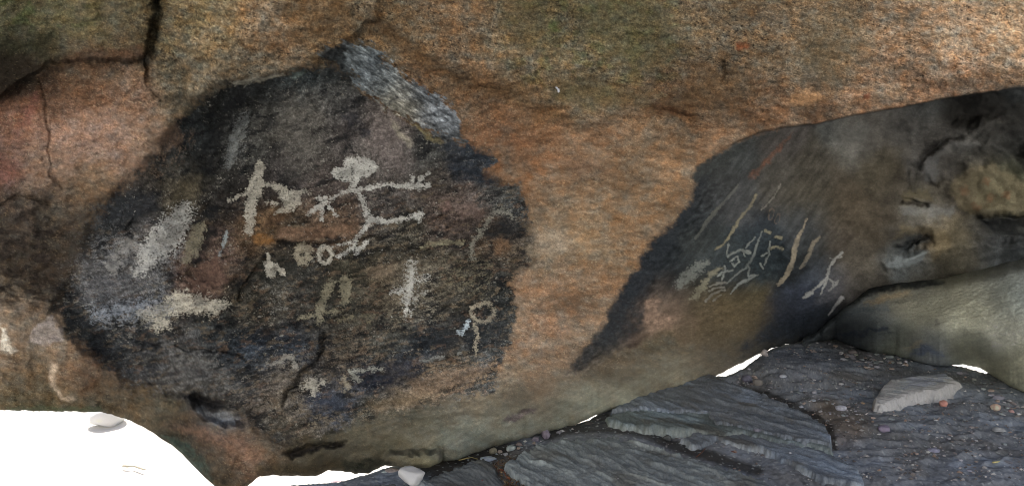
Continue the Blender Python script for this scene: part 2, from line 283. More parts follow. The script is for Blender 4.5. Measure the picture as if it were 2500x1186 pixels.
def rock_depth(x, y):
    S = S_f(x, y)
    A = A_f(x, y)
    yc = np.interp(x, BROW_X, BROW_Y).astype(F) + 1.0 * fbm(x / 25, x * 0 + 1.7, 77, 3)
    m = ss(1560, 1730, x) * ss(2.5, -2.5, y - yc)
    D = S + m * (A - S)
    yb = yb_of(x)
    wgt = ss(-110, 0, y - yb)
    D = D + wgt * np.interp(x, _tx, _tdel).astype(F) * (1 - m)
    # rounding where the front turns under
    edge = np.clip((y - (yb - 16)) / 16, 0, 1)
    D = D + 0.05 * edge ** 3
    wx, wy = warp(x, y)
    lx = x + 9 * gn(x / 40, y / 40, 3) + 3 * gn(x / 13, y / 13, 4); ly = y + 9 * gn(x / 40, y / 40, 8) + 3 * gn(x / 13, y / 13, 9)
    below = ss(0, 7, y - yc)
    H = np.zeros_like(D)
    for k_, (sdm, h, s) in enumerate(BLK):
        if h:
            hh = h * ss(-s, s, samp(sdm, lx, ly))
            H += hh * below if k_ in RECESS else hh
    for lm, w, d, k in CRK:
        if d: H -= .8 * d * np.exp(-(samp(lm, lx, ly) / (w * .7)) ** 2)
    r1 = np.exp(-np.maximum(0, x - 1900) / 250)       # the far right is smoother and farther
    sc = D / 3.2
    H += .040 * fbm(x / 260, y / 200, 12, 2) * sc
    u, v = rot(x, y, -12)
    H += (.016 + .012 * ss(0, 30, samp(SD['p1'], x, y))) * fbm(u / 85, v / 52, 14, 3)
    rough = 1 + 1.4 * ss(-10, 10, samp(SD['scar'], x, y)) - .6 * ss(-30, 30, samp(SD['p2'], x, y)) - .6 * ss(-30, 30, samp(SD['wall'], x, y)) - .55 * ss(30, 110, y - yb + 140) * ss(640, 760, x)
    H += rough * (.0055 * fbm(u / 30, v / 17, 15, 3) + .0016 * gn(u / 9, v / 6.5, 16) + .0007 * gn(x / 4.3, y / 4.0, 17))
    sc_m = ss(-6, 8, samp(SD['scar'], x, y))
    uu, vv = rot(x, y, 32)
    H += sc_m * .022 * np.abs(fbm(uu / 34, vv / 10, 19, 3))
    return D - H * np.clip(sc, .8, 1.6)

# ------------------------------------------------------------------ colour of the rock
PATCH = [
 ([(1420,-20),(1560,-20),(1660,60),(1640,120),(1560,180),(1480,150),(1430,90)], (84,80,56), .5, 45),
 ([(1240,-20),(1330,-20),(1350,80),(1290,130),(1230,70)], (86,78,54), .45, 40),
 ([(1380,190),(1500,200),(1600,225),(1560,262),(1440,262),(1340,240)], (92,80,56), .5, 26),
 ([(1700,150),(1790,170),(1850,230),(1800,282),(1690,284),(1620,262)], (94,72,50), .45, 36),
 ([(900,20),(960,70),(1050,140),(1120,182),(1230,215),(1310,245),(1390,296),(1330,292),(1230,248),(1110,208),(1020,160),(930,90)], (92,68,44), .55, 16),  # shade along the brow crease, painted as a dark patch
 ([(1960,40),(2060,20),(2120,110),(2040,200),(1960,190)], (98,86,64), .4, 45),
 ([(700,-20),(840,-20),(860,80),(800,120),(730,90)], (100,76,52), .45, 36),
 ([(1140,150),(1260,190),(1340,235),(1250,225),(1150,195)], (104,78,54), .4, 16),
 ([(1250,330),(1300,320),(1330,400),(1290,430),(1250,390)], (120,84,58), .35, 24),
 ([(1200,240),(1380,300),(1420,380),(1330,350),(1220,300)], (118,84,58), .35, 26),
 ([(785,132),(815,108),(838,110),(852,158),(884,200),(850,186),(800,170)], (44,46,46), .7, 7),
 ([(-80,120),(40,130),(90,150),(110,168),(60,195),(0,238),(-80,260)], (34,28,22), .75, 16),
 ([(0,90),(60,100),(120,90),(110,130),(40,130),(0,125)], (46,46,32), .6, 16),
 ([(85,85),(130,80),(122,130),(115,160),(90,140)], (50,46,34), .6, 10),
 ([(200,122),(280,118),(350,112),(352,146),(240,148),(150,158),(160,140)], (72,50,38), .6, 10),
 ([(1690,455),(1730,430),(1690,520),(1650,580),(1610,660),(1560,730),(1520,790),(1475,840),(1465,810),(1530,692),(1592,592),(1650,540),(1688,492)], (44,47,50), .75, 14),
 ([(1470,790),(1540,740),(1580,760),(1560,815),(1490,845),(1430,890),(1400,915),(1395,890),(1440,840)], (46,47,48), .7, 12),
 ([(1780,560),(1900,560),(1910,640),(1860,690),(1790,690),(1740,660)], (54,60,62), .55, 24),
 ([(1850,600),(1905,580),(1905,660),(1860,690),(1820,670)], (38,44,47), .55, 14),
 ([(1900,690),(1950,620),(1975,610),(1960,680),(1920,720),(1890,720)], (36,38,38), .6, 12),
 ([(1880,780),(1960,760),(2040,735),(2000,780),(1960,805),(1880,838),(1820,862),(1800,856)], (44,49,56), .7, 14),
 ([(1640,775),(1720,740),(1840,735),(1880,740),(1850,800),(1740,840),(1660,840)], (92,82,66), .35, 26),
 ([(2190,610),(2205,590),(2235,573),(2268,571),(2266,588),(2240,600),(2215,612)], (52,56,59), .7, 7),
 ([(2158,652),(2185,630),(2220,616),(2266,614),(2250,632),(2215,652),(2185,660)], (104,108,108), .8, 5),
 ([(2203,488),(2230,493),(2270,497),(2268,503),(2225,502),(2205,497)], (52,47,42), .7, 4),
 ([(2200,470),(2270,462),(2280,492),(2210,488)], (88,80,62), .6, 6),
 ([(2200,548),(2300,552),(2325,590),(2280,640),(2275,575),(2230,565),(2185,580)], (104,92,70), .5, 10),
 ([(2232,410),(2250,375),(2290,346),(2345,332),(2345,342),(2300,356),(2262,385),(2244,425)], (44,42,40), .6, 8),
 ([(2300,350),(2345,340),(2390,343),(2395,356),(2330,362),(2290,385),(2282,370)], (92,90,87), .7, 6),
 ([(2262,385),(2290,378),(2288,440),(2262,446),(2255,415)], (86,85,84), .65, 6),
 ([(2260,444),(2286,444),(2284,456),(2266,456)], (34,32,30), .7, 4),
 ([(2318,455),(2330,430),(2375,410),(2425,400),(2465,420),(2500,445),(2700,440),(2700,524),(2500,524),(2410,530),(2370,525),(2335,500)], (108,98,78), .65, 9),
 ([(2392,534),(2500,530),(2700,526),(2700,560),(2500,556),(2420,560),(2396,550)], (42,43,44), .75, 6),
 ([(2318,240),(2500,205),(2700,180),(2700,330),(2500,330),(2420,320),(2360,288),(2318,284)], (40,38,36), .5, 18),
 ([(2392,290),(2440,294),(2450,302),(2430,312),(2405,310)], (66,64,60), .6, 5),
 ([(2440,215),(2520,205),(2520,240),(2460,245)], (66,68,68), .5, 10),
 ([(2060,320),(2100,300),(2130,310),(2110,340),(2090,355),(2062,345)], (100,98,93), .6, 10),
 ([(560,212),(530,290),(480,370),(430,440),(490,450),(545,370),(600,270),(650,205)], (28,29,30), .62, 22),
 ([(395,318),(430,300),(445,340),(420,365),(385,360)], (104,84,70), .55, 10),
 ([(690,230),(770,230),(790,330),(770,430),(700,430),(680,330)], (94,90,84), .4, 30),
 ([(910,290),(960,300),(1000,360),(1010,420),(950,410),(900,360)], (112,102,98), .55, 22),
 ([(835,280),(870,275),(880,300),(850,315)], (50,50,54), .7, 10), ([(875,310),(905,315),(900,335),(880,335)], (50,50,54), .7, 8),
 ([(1080,385),(1150,395),(1200,430),(1230,450),(1180,455),(1110,440)], (38,43,50), .75, 14),
 ([(1060,340),(1140,358),(1205,386),(1190,398),(1120,384),(1070,362)], (42,47,54), .6, 10),
 ([(1150,560),(1230,535),(1290,545),(1270,575),(1190,590)], (36,37,38), .75, 12),
 ([(440,440),(490,430),(480,480),(430,500),(420,480)], (88,80,64), .6, 12),
 ([(280,470),(380,470),(400,520),(330,545),(260,530)], (44,46,49), .65, 18),
 ([(480,560),(520,560),(500,620),(470,660),(460,640)], (30,31,32), .7, 8),
 ([(640,640),(700,620),(760,660),(690,700),(620,690)], (46,46,42), .6, 16),
 ([(770,700),(840,665),(870,690),(820,740),(770,740)], (42,40,36), .6, 12),
 ([(170,740),(230,790),(300,880),(330,925),(280,900),(210,840),(160,790)], (34,36,38), .7, 14),
 ([(1050,800),(1140,770),(1230,780),(1240,830),(1150,850),(1050,850)], (38,40,42), .6, 18),
 ([(860,900),(960,880),(1040,880),(1020,920),(930,945),(870,940)], (38,41,50), .65, 14),
 ([(420,880),(500,870),(530,920),(470,950),(400,930)], (96,93,90), .5, 20),
 ([(200,640),(300,610),(370,640),(390,690),(300,740),(200,730)], (102,100,100), .55, 30),
 ([(1000,930),(1080,905),(1200,890),(1190,915),(1100,945),(1010,975)], (116,98,82), .6, 12),
 ([(900,985),(1010,960),(1060,960),(1000,990),(920,1010)], (122,106,86), .6, 10),
 ([(740,975),(830,960),(850,1000),(770,1010)], (66,71,82), .5, 16),  # polygon, colour, strength, softness
 ([(676,553),(878,546),(878,569),(757,587),(677,583)], (116,92,74), .85, 6),
 ([(618,573),(655,570),(674,580),(672,592),(620,600)], (122,88,54), .8, 6),
 ([(640,545),(665,520),(705,512),(706,530),(670,552),(645,562)], (98,76,58), .7, 8),
 ([(490,650),(535,615),(540,650),(555,690),(500,712),(450,698)], (96,75,65), .8, 7),
 ([(1070,500),(1098,492),(1104,512),(1080,516)], (112,90,82), .6, 6),
 ([(1115,505),(1160,495),(1185,520),(1170,535),(1130,532)], (112,94,86), .6, 8),
 ([(905,655),(960,640),(965,670),(920,680),(900,672)], (124,108,90), .7, 8),
 ([(1205,590),(1240,586),(1245,610),(1215,625)], (118,92,70), .7, 8),
 ([(955,640),(1010,655),(1000,690),(950,700)], (104,94,80), .5, 14),
 ([(85,800),(125,770),(150,790),(155,830),(110,845),(70,835)], (158,146,138), .8, 5),
 ([(125,765),(150,770),(165,795),(140,800)], (150,128,106), .7, 5),
 ([(0,790),(14,800),(20,835),(40,856),(30,862),(2,850)], (226,214,196), .75, 5),
 ([(122,880),(140,892),(140,920),(132,936),(150,960),(182,974),(170,980),(140,965),(122,935)], (214,190,164), .65, 6),
 ([(560,200),(600,190),(690,182),(700,188),(620,200),(575,210)], (190,182,162), .8, 4),
 ([(700,176),(740,170),(745,178),(720,190)], (110,120,112), .5, 5),
 ([(1000,300),(1020,305),(1060,335),(1085,350),(1078,354),(1040,335)], (134,122,88), .5, 4),
 ([(955,300),(975,310),(1005,352),(1000,362),(985,345)], (160,152,134), .55, 5),
 ([(1300,560),(1370,565),(1390,600),(1350,625),(1300,605)], (160,144,124), .55, 16),
 ([(1575,735),(1590,722),(1610,728),(1605,765),(1650,775),(1640,800),(1580,815),(1572,780)], (138,114,96), .72, 7),
 ([(1828,438),(1842,418),(1870,388),(1900,356),(1936,322),(1925,345),(1880,395),(1848,428)], (112,78,62), .6, 5),
 ([(1700,405),(1760,378),(1830,345),(1900,318),(1880,335),(1800,380),(1740,420),(1700,448),(1690,432)], (58,60,58), .55, 7),
 ([(1832,720),(1880,700),(1880,720),(1830,745)], (92,82,62), .4, 14),
 ([(1880,700),(1990,690),(2040,720),(1990,770),(1900,790),(1870,760)], (52,56,66), .5, 20),
 ([(2020,680),(2050,672),(2060,700),(2030,740),(1990,735)], (98,96,98), .5, 16),
 ([(1226,1030),(1236,1018),(1290,998),(1312,994),(1300,1006),(1250,1028)], (84,74,74), .8, 4),
 ([(690,1110),(740,1090),(835,1078),(842,1086),(770,1098),(712,1118)], (46,42,40), .85, 4),
 ([(440,960),(480,962),(530,972),(560,1000),(520,1006),(470,990)], (44,43,44), .8, 8),
 ([(478,992),(510,1002),(560,1012),(585,1018),(575,1034),(540,1040),(500,1020)], (138,140,142), .7, 7),
 ([(384,1056),(440,1070),(500,1120),(520,1170),(480,1150),(430,1096)], (66,86,78), .5, 8),
 ([(20,995),(100,992),(250,995),(250,1008),(20,1006)], (80,92,68), .6, 8),
 ([(400,1035),(470,1040),(560,1060),(640,1100),(625,1140),(560,1100),(470,1062)], (138,104,84), .45, 12),
 ([(830,1150),(840,1125),(900,1118),(950,1125),(930,1155),(880,1160)], (44,44,36), .9, 6),
 ([(620,1130),(760,1140),(830,1118),(840,1150),(640,1165)], (62,52,36), .6, 10),
 ([(0,380),(40,400),(50,430),(20,450),(-60,450),(-60,380)], (116,68,60), .35, 18),
 ([(60,270),(90,225),(96,240),(80,285),(40,330)], (118, 74, 66), .5, 14),
 ([(1960,170),(2000,170),(1995,205),(1960,210)], (84,82,76), .4, 14),
 ([(1930,228),(2000,226),(2010,244),(1960,258),(1925,252)], (206,158,112), .55, 10),
 ([(1796,105),(1826,105),(1826,122),(1800,122)], (120,66,40), .7, 6),
 ([(1340,60),(1362,55),(1364,80),(1344,82)], (74,86,50), .6, 7),
 ([(1600,250),(1650,262),(1700,282),(1650,284),(1610,272)], (96,64,42), .5, 9),
 ([(1380,400),(1430,385),(1490,420),(1440,430),(1390,425)], (116,92,74), .5, 22),
 ([(2110,228),(2124,228),(2126,242),(2108,242)], (118,64,44), .7, 4),
 ([(2262,505),(2324,504),(2326,522),(2300,528),(2202,524),(2202,506)], (112,112,110), .5, 8),
]
PCH = [(sd_map(p), lin(c), s, f) for p, c, s, f in PATCH]

def white(x, y):
    h = np.sin(np.round(x * 8).astype(np.float64) * 12.9898 + np.round(y * 8).astype(np.float64) * 78.233) * 43758.5453
    return ((h - np.floor(h)) * 2 - 1).astype(F)
HAZE = [
 ([(640,685),(700,668),(725,760),(660,785)], (128,124,116), .75, 22), ([(945,640),(1075,640),(1085,790),(950,795)], (136,128,112), .7, 28),
 ([(205,600),(330,560),(420,545),(465,620),(390,715),(260,775),(185,715)], (150,148,147), .66, 40), ([(215,735),(400,705),(440,760),(330,800),(230,800)], (156,158,164), .62, 26),
 ([(390,880),(520,850),(560,945),(420,955)], (136,134,130), .75, 28), ([(890,645),(1000,625),(965,692),(900,695)], (138,122,100), .75, 14),
 ([(1000,885),(1220,870),(1210,945),(1000,985)], (132,112,90), .75, 20), ([(770,830),(900,790),(950,890),(820,935)], (118,104,88), .7, 28),
 ([(640,880),(760,855),(740,965),(640,975)], (122,114,104), .7, 24), ([(1085,620),(1210,640),(1190,725),(1080,710)], (118,110,90), .65, 24),
 ([(400,300),(490,330),(410,440),(330,435)], (98,82,68), .7, 20), ([(560,275),(612,265),(592,400),(545,400)], (122,122,120), .7, 14),
 ([(690,215),(790,215),(820,420),(690,430)], (110,106,100), .6, 34), ([(900,280),(960,300),(1010,360),(1000,430),(930,430),(890,350)], (122,112,108), .65, 26),
 ([(440,430),(490,425),(480,500),(400,540),(410,470)], (128,118,100), .7, 14), ([(1050,480),(1200,470),(1200,535),(1060,540)], (116,102,94), .65, 20),
 ([(700,960),(840,1000),(1000,950),(900,1030),(740,1060)], (122,110,92), .7, 22), ([(560,930),(660,930),(700,1000),(590,1000)], (116,104,92), .6, 22),
 ([(860,560),(1010,540),(1040,590),(880,610)], (128,120,106), .6, 18), ([(1195,480),(1270,470),(1285,520),(1210,530)], (118,118,114), .6, 14),
 ([(830,700),(960,680),(980,790),(840,800)], (96,88,74), .6, 30), ([(880,480),(930,470),(960,520),(890,530)], (112,104,98), .5, 14)]
HZ = [(sd_map(p), lin(c), s, f) for p, c, s, f in HAZE]
def rock_color(x, y, extra=True):
    wx, wy = warp(x, y)
    w2x = wx + 13 * fbm(x / 60, y / 60, 21, 2); w2y = wy + 13 * fbm(x / 60, y / 60, 23, 2)
    s1 = samp(SD['p1'], wx, wy); ssc = samp(SD['scar'], wx, wy); s2 = samp(SD['p2'], wx, wy); sw = samp(SD['wall'], wx, wy)
    grain = fbm(x / 9, y / 8, 31, 3, .7); g2 = gn(x / 3.6, y / 3.4, 32); g3 = gn(x / 14, y / 12, 33)
    wn = white(x, y)
    big = fbm(x / 70, y / 55, 34, 4, .62)
    # bare granite
    c = field('rock', w2x, w2y)
    top = ss(380, 120, y) * ss(200, 420, x)
    lowr = 1 - .62 * ss(880, 1000, y + .25 * (x - 1250)) * ss(640, 760, x)
    amp = (.8 + .45 * top) * lowr
    ug, vg = rot(x, y, 14)
    mott = fbm(ug / 24, vg / 15, 30, 4, .72)
    gl = c.mean(-1, keepdims=True)
    dull = .24 + .34 * ss(-.5, .7, fbm(x / 75, y / 55, 40, 4, .62)) + .10 * ss(300, 150, y)
    dull = dull * (1 - .65 * ss(420, 330, x) * ss(170, 230, y) * ss(520, 440, y))
    wg = gl * np.array([1.20, 1.0, .74], F)
    c = wg + (c - wg) * (1 - dull[..., None])
    hf = .62 + .38 * ss(420, 260, y)
    drift = fbm(x / 170, y / 95, 29, 3, .6); stk = fbm(ug / 60, vg / 12, 27, 4, .68)
    c = c * np.array([.83, .865, .88], F) * np.exp(amp * (.26 * mott + hf * (.30 * grain + .28 * g2 + .28 * wn) + .15 * big + .24 * stk) + .24 * drift)[..., None]
    dark = ss(.42, 1.0, fbm(ug / 10, vg / 7, 35, 4, .75) + .30 * big + .15 * wn + .25 * gn(x / 95, y / 80, 39)) * (.36 + .42 * top) * lowr
    light = ss(.4, 1.0, fbm(ug / 9, vg / 5, 36, 3, .7) - .2 * big) * .38 * lowr
    c = c * (1 - dark[..., None] * np.array([1.0, 1.0, .97], F))
    c = mixc(c, c * np.array([1.8, 1.74, 1.66], F), light)
    fleck = ss(.8, 1.35, fbm(ug / 6, vg / 4, 28, 2) + .35 * wn + .25 * big) * .38 * lowr
    c = mixc(c, np.broadcast_to(lin((208, 186, 150)), c.shape) * (.5 + .5 * ss(.2, .9, gl[..., 0] * 4))[..., None], fleck)
    hue = fbm(x / 26, y / 22, 37, 3)
    c = c * (1 + amp[..., None] * hue[..., None] * np.array([.10, -.01, -.12], F))
    grey_ = c.mean(-1, keepdims=True)
    c = grey_ + (c - grey_) * 1.0
    lmot = ss(240, 120, x) * ss(450, 530, y) * ss(800, 700, y)
    c = mixc(c, lin((46, 40, 36)) * np.exp(.3 * grain + .25 * wn)[..., None], lmot * ss(-.25, .55, fbm(x / 46, y / 24, 26, 4, .65)) * .8)
    moss = ss(.15, .6, fbm(x / 45, y / 35, 38, 3)) * np.maximum(ss(330, 150, y) * ss(1180, 1300, x) * ss(1750, 1600, x) * .5, ss(120, 40, y) * ss(330, 100, x) * .7)
    c = mixc(c, c * np.array([.66, .84, .60], F), moss)
    # sooty panel
    u, v = rot(x, y, -14)
    vert = ss(520, 330, y)                                  # runs down the fall line higher up, along the bedding lower down
    ua, va = rot(x, y, 112)
    n1 = fbm(u / 60, v / 26, 51, 5, .68) * (1 - vert) + fbm(ua / 66, va / 30, 52, 5, .68) * vert
    n2 = fbm(u / 30, v / 13, 53, 4, .65); n3 = gn(u / 11, v / 5.5, 54)
    k = field('p1', w2x, w2y)
    k = k * np.array([.96, .985, 1.0], F) * np.exp(.68 * n1 + .30 * n3 + .42 * grain + .40 * g2 + .36 * wn)[..., None]
    tan_ = ss(.16, .62, n2 + .22 * n3 + .12 * wn) * ss(520, 700, y + .15 * x) * .55
    tcol = mixc(np.broadcast_to(lin((112, 98, 80)), k.shape), np.broadcast_to(lin((104, 84, 68)), k.shape), ss(-.2, .3, fbm(x / 90, y / 70, 59, 2)))
    k = mixc(k, tcol * np.exp(.35 * grain + .2 * g2 + .2 * wn)[..., None], tan_)
    blk = ss(.18, .62, fbm(u / 70, v / 32, 55, 5, .7) + .15 * n3) * .76
    k = mixc(k, lin((27, 28, 30)) * np.exp(.35 * g2 + .3 * wn)[..., None], blk)
    blue = ss(.2, .6, fbm(u / 120, v / 45, 56, 2)) * ss(780, 900, y) * .5
    k = k * (1 + blue[..., None] * np.array([-.08, 0, .12], F))
    clus = ss(.0, .5, fbm(u / 90, v / 50, 58, 3))
    fl = ss(.50, 1.0, fbm(u / 17, v / 6.5, 57, 4, .75) + .3 * wn + .2 * g2 - .42 * (1 - clus) + .30 * ss(480, 360, x) * ss(560, 620, y) * ss(860, 780, y)) * .66
    k = mixc(k, lin((146, 141, 130)), fl)
    for sdm, col, st_, f in HZ:
        m = ss(-f, f, samp(sdm, wx, wy)) * st_
        if m.max() > 0:
            fm = (fbm(u / 26, v / 10, 22, 4, .75) * (1 - vert) + fbm(ua / 26, va / 10, 24, 4, .75) * vert) + .35 * wn + .25 * g2
            k = mixc(k, col * np.exp(.3 * grain + .2 * wn)[..., None], m * ss(-.02, .95, fm + .30 * (m - .3)))
    e1 = s1 + 12 * fbm(x / 30, y / 24, 60, 4, .65) * ss(60, 0, np.abs(s1))
    lw = 7 + 14 * ss(520, 300, x) + 22 * ss(300, 180, x) * ss(740, 660, y)
    m1 = ss(-lw, lw, e1 + (2.5 + .25 * lw) * wn + .5 * lw * grain)
    halo = ss(-34, 4, e1) * (1 - m1) * .35
    c = mixc(c, c * .55, halo * ss(.0, .5, .3 + big))
    fade = ss(1092, 1004, y + .19 * (x - 900) - 16 * n3) + ss(700, 640, x) * 1.0
    m1 = m1 * np.clip(fade, 0, 1)
    c = mixc(c, k, m1)
    # flaked scar
    uu, vv = rot(x, y, 32)
    q = field('scar', wx, wy)
    st = fbm(uu / 34, vv / 11, 61, 5, .7)
    q = .92 * q * np.exp(1.0 * st + .2 * g2 + .2 * grain + .15 * wn - .1)[..., None]
    ms = ss(-5, 5, ssc + 17 * fbm(uu / 30, vv / 12, 62, 4, .7) * ss(50, 0, np.abs(ssc)))
    c = mixc(c, q, ms)
    # smooth sooted flank and back wall
    p = field('p2', wx + 10 * gn(x / 50, y / 50, 71), wy + 10 * gn(x / 50, y / 50, 72))
    lowp = ss(690, 780, y)
    a1, b1 = rot(x, y, 128); a2, b2 = rot(x, y, -32)
    stre = fbm(a1 / 60, b1 / 13, 73, 3) * (1 - lowp) + fbm(a2 / 60, b2 / 12, 74, 3) * lowp
    wl = ss(-40, 60, sw)
    stre = stre * (1 - wl) + fbm(x / 40, y / 40, 75, 3) * wl
    p = p * (1 - ss(2080, 2000, x)[..., None] * ss(760, 690, y)[..., None] * np.array([.24, .18, .12], F)) * np.exp(.28 * stre + .15 * grain + .15 * g2 + .12 * fbm(x / 30, y / 30, 76, 3) + .11 * wn)[..., None]
    ed = ss(150, 20, x - np.interp(y, [300,430,540,640,750,840,920], [1900,1690,1650,1560,1490,1440,1385]).astype(F)) * ss(400, 470, y)
    p = mixc(p, p * np.clip(.9 + .5 * fbm(a2 / 18, b2 / 9, 78, 2), .45, 1.6)[..., None], ed)
    m2 = np.maximum(ss(-8, 9, s2 + 7 * fbm(x / 24, y / 24, 63, 4, .65) * ss(40, 0, np.abs(s2)) + 2 * wn), ss(-3, 3, sw))
    low = ss(790, 880, y + .30 * (x - 1700) + 14 * stre) * ss(1990, 1800, x) * .75
    m2 = m2 * (1 - low)
    yc = np.interp(x, BROW_X, BROW_Y).astype(F) + 1.0 * fbm(x / 25, x * 0 + 1.7, 77, 3)
    m2 = np.where((x > 1688), m2 * ss(-2, 2, y - yc), m2)
    m2 = np.where((x > 1950), ss(-2, 2, y - yc), m2)
    c = mixc(c, p, m2)
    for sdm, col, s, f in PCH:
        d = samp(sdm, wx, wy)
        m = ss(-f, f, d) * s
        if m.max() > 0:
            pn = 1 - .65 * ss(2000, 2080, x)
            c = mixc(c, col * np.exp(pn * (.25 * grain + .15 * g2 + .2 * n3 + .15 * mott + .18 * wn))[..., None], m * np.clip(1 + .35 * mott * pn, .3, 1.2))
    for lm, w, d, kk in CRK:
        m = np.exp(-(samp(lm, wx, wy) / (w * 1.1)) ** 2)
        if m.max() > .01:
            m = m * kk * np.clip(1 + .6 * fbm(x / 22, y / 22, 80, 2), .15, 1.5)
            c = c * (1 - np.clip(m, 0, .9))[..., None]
    # thin bedding lines on the pale underside
    und = ss(-40, 60, y - np.interp(x, [640,900,1200,1500,1750,1900], [1060,1040,985,905,840,800]).astype(F)) * ss(680, 780, x) * ss(2020, 1960, x)
    c = c * (1 + und[..., None] * (.12 * fbm(a2 / 70, b2 / 9, 79, 3) * 1.0)[..., None])
    return np.clip(c / light_at(x, y), .004, .8)

# ------------------------------------------------------------------ materials
def new_mat(name, rough=.9, bump=.0, bscale=120., tint=.0, attr=True, base=(.3, .3, .3), spec=.08):
    m = bpy.data.materials.new(name); m.use_nodes = True
    nt = m.node_tree; b = nt.nodes['Principled BSDF']
    b.inputs['Roughness'].default_value = rough
    b.inputs['Specular IOR Level'].default_value = spec
    tc = nt.nodes.new('ShaderNodeTexCoord')
    no = nt.nodes.new('ShaderNodeTexNoise'); no.inputs['Scale'].default_value = bscale; no.inputs['Detail'].default_value = 4
    nt.links.new(tc.outputs['Object'], no.inputs['Vector'])
    mp = nt.nodes.new('ShaderNodeMapRange')
    mp.inputs['To Min'].default_value = 1 - tint; mp.inputs['To Max'].default_value = 1 + tint
    mp.inputs['From Min'].default_value = .25; mp.inputs['From Max'].default_value = .75
    nt.links.new(no.outputs['Fac'], mp.inputs['Value'])
    vm = nt.nodes.new('ShaderNodeVectorMath'); vm.operation = 'SCALE'
    if attr:
        a = nt.nodes.new('ShaderNodeAttribute'); a.attribute_name = 'pigment'
        nt.links.new(a.outputs['Color'], vm.inputs[0])
    else:
        vm.inputs[0].default_value = base
    nt.links.new(mp.outputs['Result'], vm.inputs['Scale'])
    nt.links.new(vm.outputs['Vector'], b.inputs['Base Color'])
    if bump:
        bp = nt.nodes.new('ShaderNodeBump'); bp.inputs['Strength'].default_value = bump; bp.inputs['Distance'].default_value = .004
        nt.links.new(no.outputs['Fac'], bp.inputs['Height'])
        nt.links.new(bp.outputs['Normal'], b.inputs['Normal'])
    return m
M_ROCK = new_mat('granite', .92, .5, 160, .16)
M_PAINT = new_mat('chalky_pigment', .95, .3, 260, .08)
M_DUST = new_mat('dusty_ground', .95, .5, 140, .12)
M_SLAB = new_mat('schist', .85, .6, 90, .14)
M_STONE = new_mat('stone', .85, .5, 110, .15)

# ------------------------------------------------------------------ mesh building
def add_mesh(name, verts, quads, cols=None, mat=None, parent=None, smooth=True, tris=None):
    verts = np.ascontiguousarray(verts, F).reshape(-1, 3)
    me = bpy.data.meshes.new(name)
    nq = 0 if quads is None else len(quads); ntri = 0 if tris is None else len(tris)
    loops = []
    if nq: loops.append(np.asarray(quads, np.int32).reshape(-1))
    if ntri: loops.append(np.asarray(tris, np.int32).reshape(-1))
    lp = np.concatenate(loops)
    me.vertices.add(len(verts)); me.vertices.foreach_set('co', verts.ravel())
    me.loops.add(len(lp)); me.loops.foreach_set('vertex_index', lp)
    me.polygons.add(nq + ntri)
    starts = np.concatenate([np.arange(nq, dtype=np.int32) * 4, nq * 4 + np.arange(ntri, dtype=np.int32) * 3])
    me.polygons.foreach_set('loop_start', starts)
    me.polygons.foreach_set('use_smooth', np.full(nq + ntri, smooth))
    me.update(calc_edges=True); me.validate()
    if cols is not None:
        a = me.attributes.new('pigment', 'FLOAT_COLOR', 'POINT')
        rgba = np.ones((len(verts), 4), F); rgba[:, :3] = np.asarray(cols, F).reshape(-1, 3)
        a.data.foreach_set('color', rgba.ravel())
    if mat: me.materials.append(mat)
    o = bpy.data.objects.new(name, me); COL.objects.link(o)
    if parent is not None: o.parent = parent
    return o
def compact(verts, quads, cols):
    used, inv = np.unique(quads.ravel(), return_inverse=True)
    return verts[used], inv.reshape(-1, 4), cols[used]
def grid_quads(R, C):
    i = np.arange(R - 1)[:, None] * C + np.arange(C - 1)[None, :]
    return np.stack([i, i + C, i + C + 1, i + 1], -1)
def tag(o, label=None, cat=None, group=None, kind=None):
    if label: o['label'] = label
    if cat: o['category'] = cat
    if group: o['group'] = group
    if kind: o['kind'] = kind
    return o
def thing(name, label, cat, loc=(0, 0, 0), group=None):
    o = bpy.data.objects.new(name, None); COL.objects.link(o); o.location = loc
    o.empty_display_size = .2
    return tag(o, label, cat, group)
def sub(o, parent, loc):
    """parent a mesh built in world coordinates to an Empty standing at loc"""
    o.parent = parent
    o.data.transform(__import__('mathutils').Matrix.Translation((-loc[0], -loc[1], -loc[2])))

STEP = 2.0
def shell(front, back_y, top_y=None):
    """rows behind the front: under, back, over the top -> a closed mass. front: R x C x 3"""
    bot = front[-1]; top = front[0]
    rows = []
    out = np.stack([bot[:, 0] / bot[:, 1], np.ones(len(bot), F), np.zeros(len(bot), F)], -1)     # the mass widens towards its back
    outt = np.stack([top[:, 0] / top[:, 1], np.ones(len(bot), F), np.zeros(len(bot), F)], -1)
    for dy, dz in ((.03, -.004), (.09, -.006), (.2, 0), (.45, .02), (.9, .06), (1.4, .12)):
        if dy < back_y: rows.append(bot + out * dy + np.array([0, 0, dz], F))
    yb = bot[:, 1] + back_y
    z0 = bot[:, 2] + .2
    ztop = top[:, 2] + .35
    for f in (0, .15, .4, .7, .92):
        r = bot + out * (back_y + .25 * math.sin(f * 3.1)); r[:, 2] = z0 + (ztop - z0) * f; rows.append(r)
    for f in (.75, .4, .12):
        r = top + outt * ((yb - top[:, 1]) * f)[:, None]; r[:, 2] = top[:, 2] + .35 * min(1, f * 2.2); rows.append(r)
    rows.append(top.copy())
    return np.stack(rows, 0)

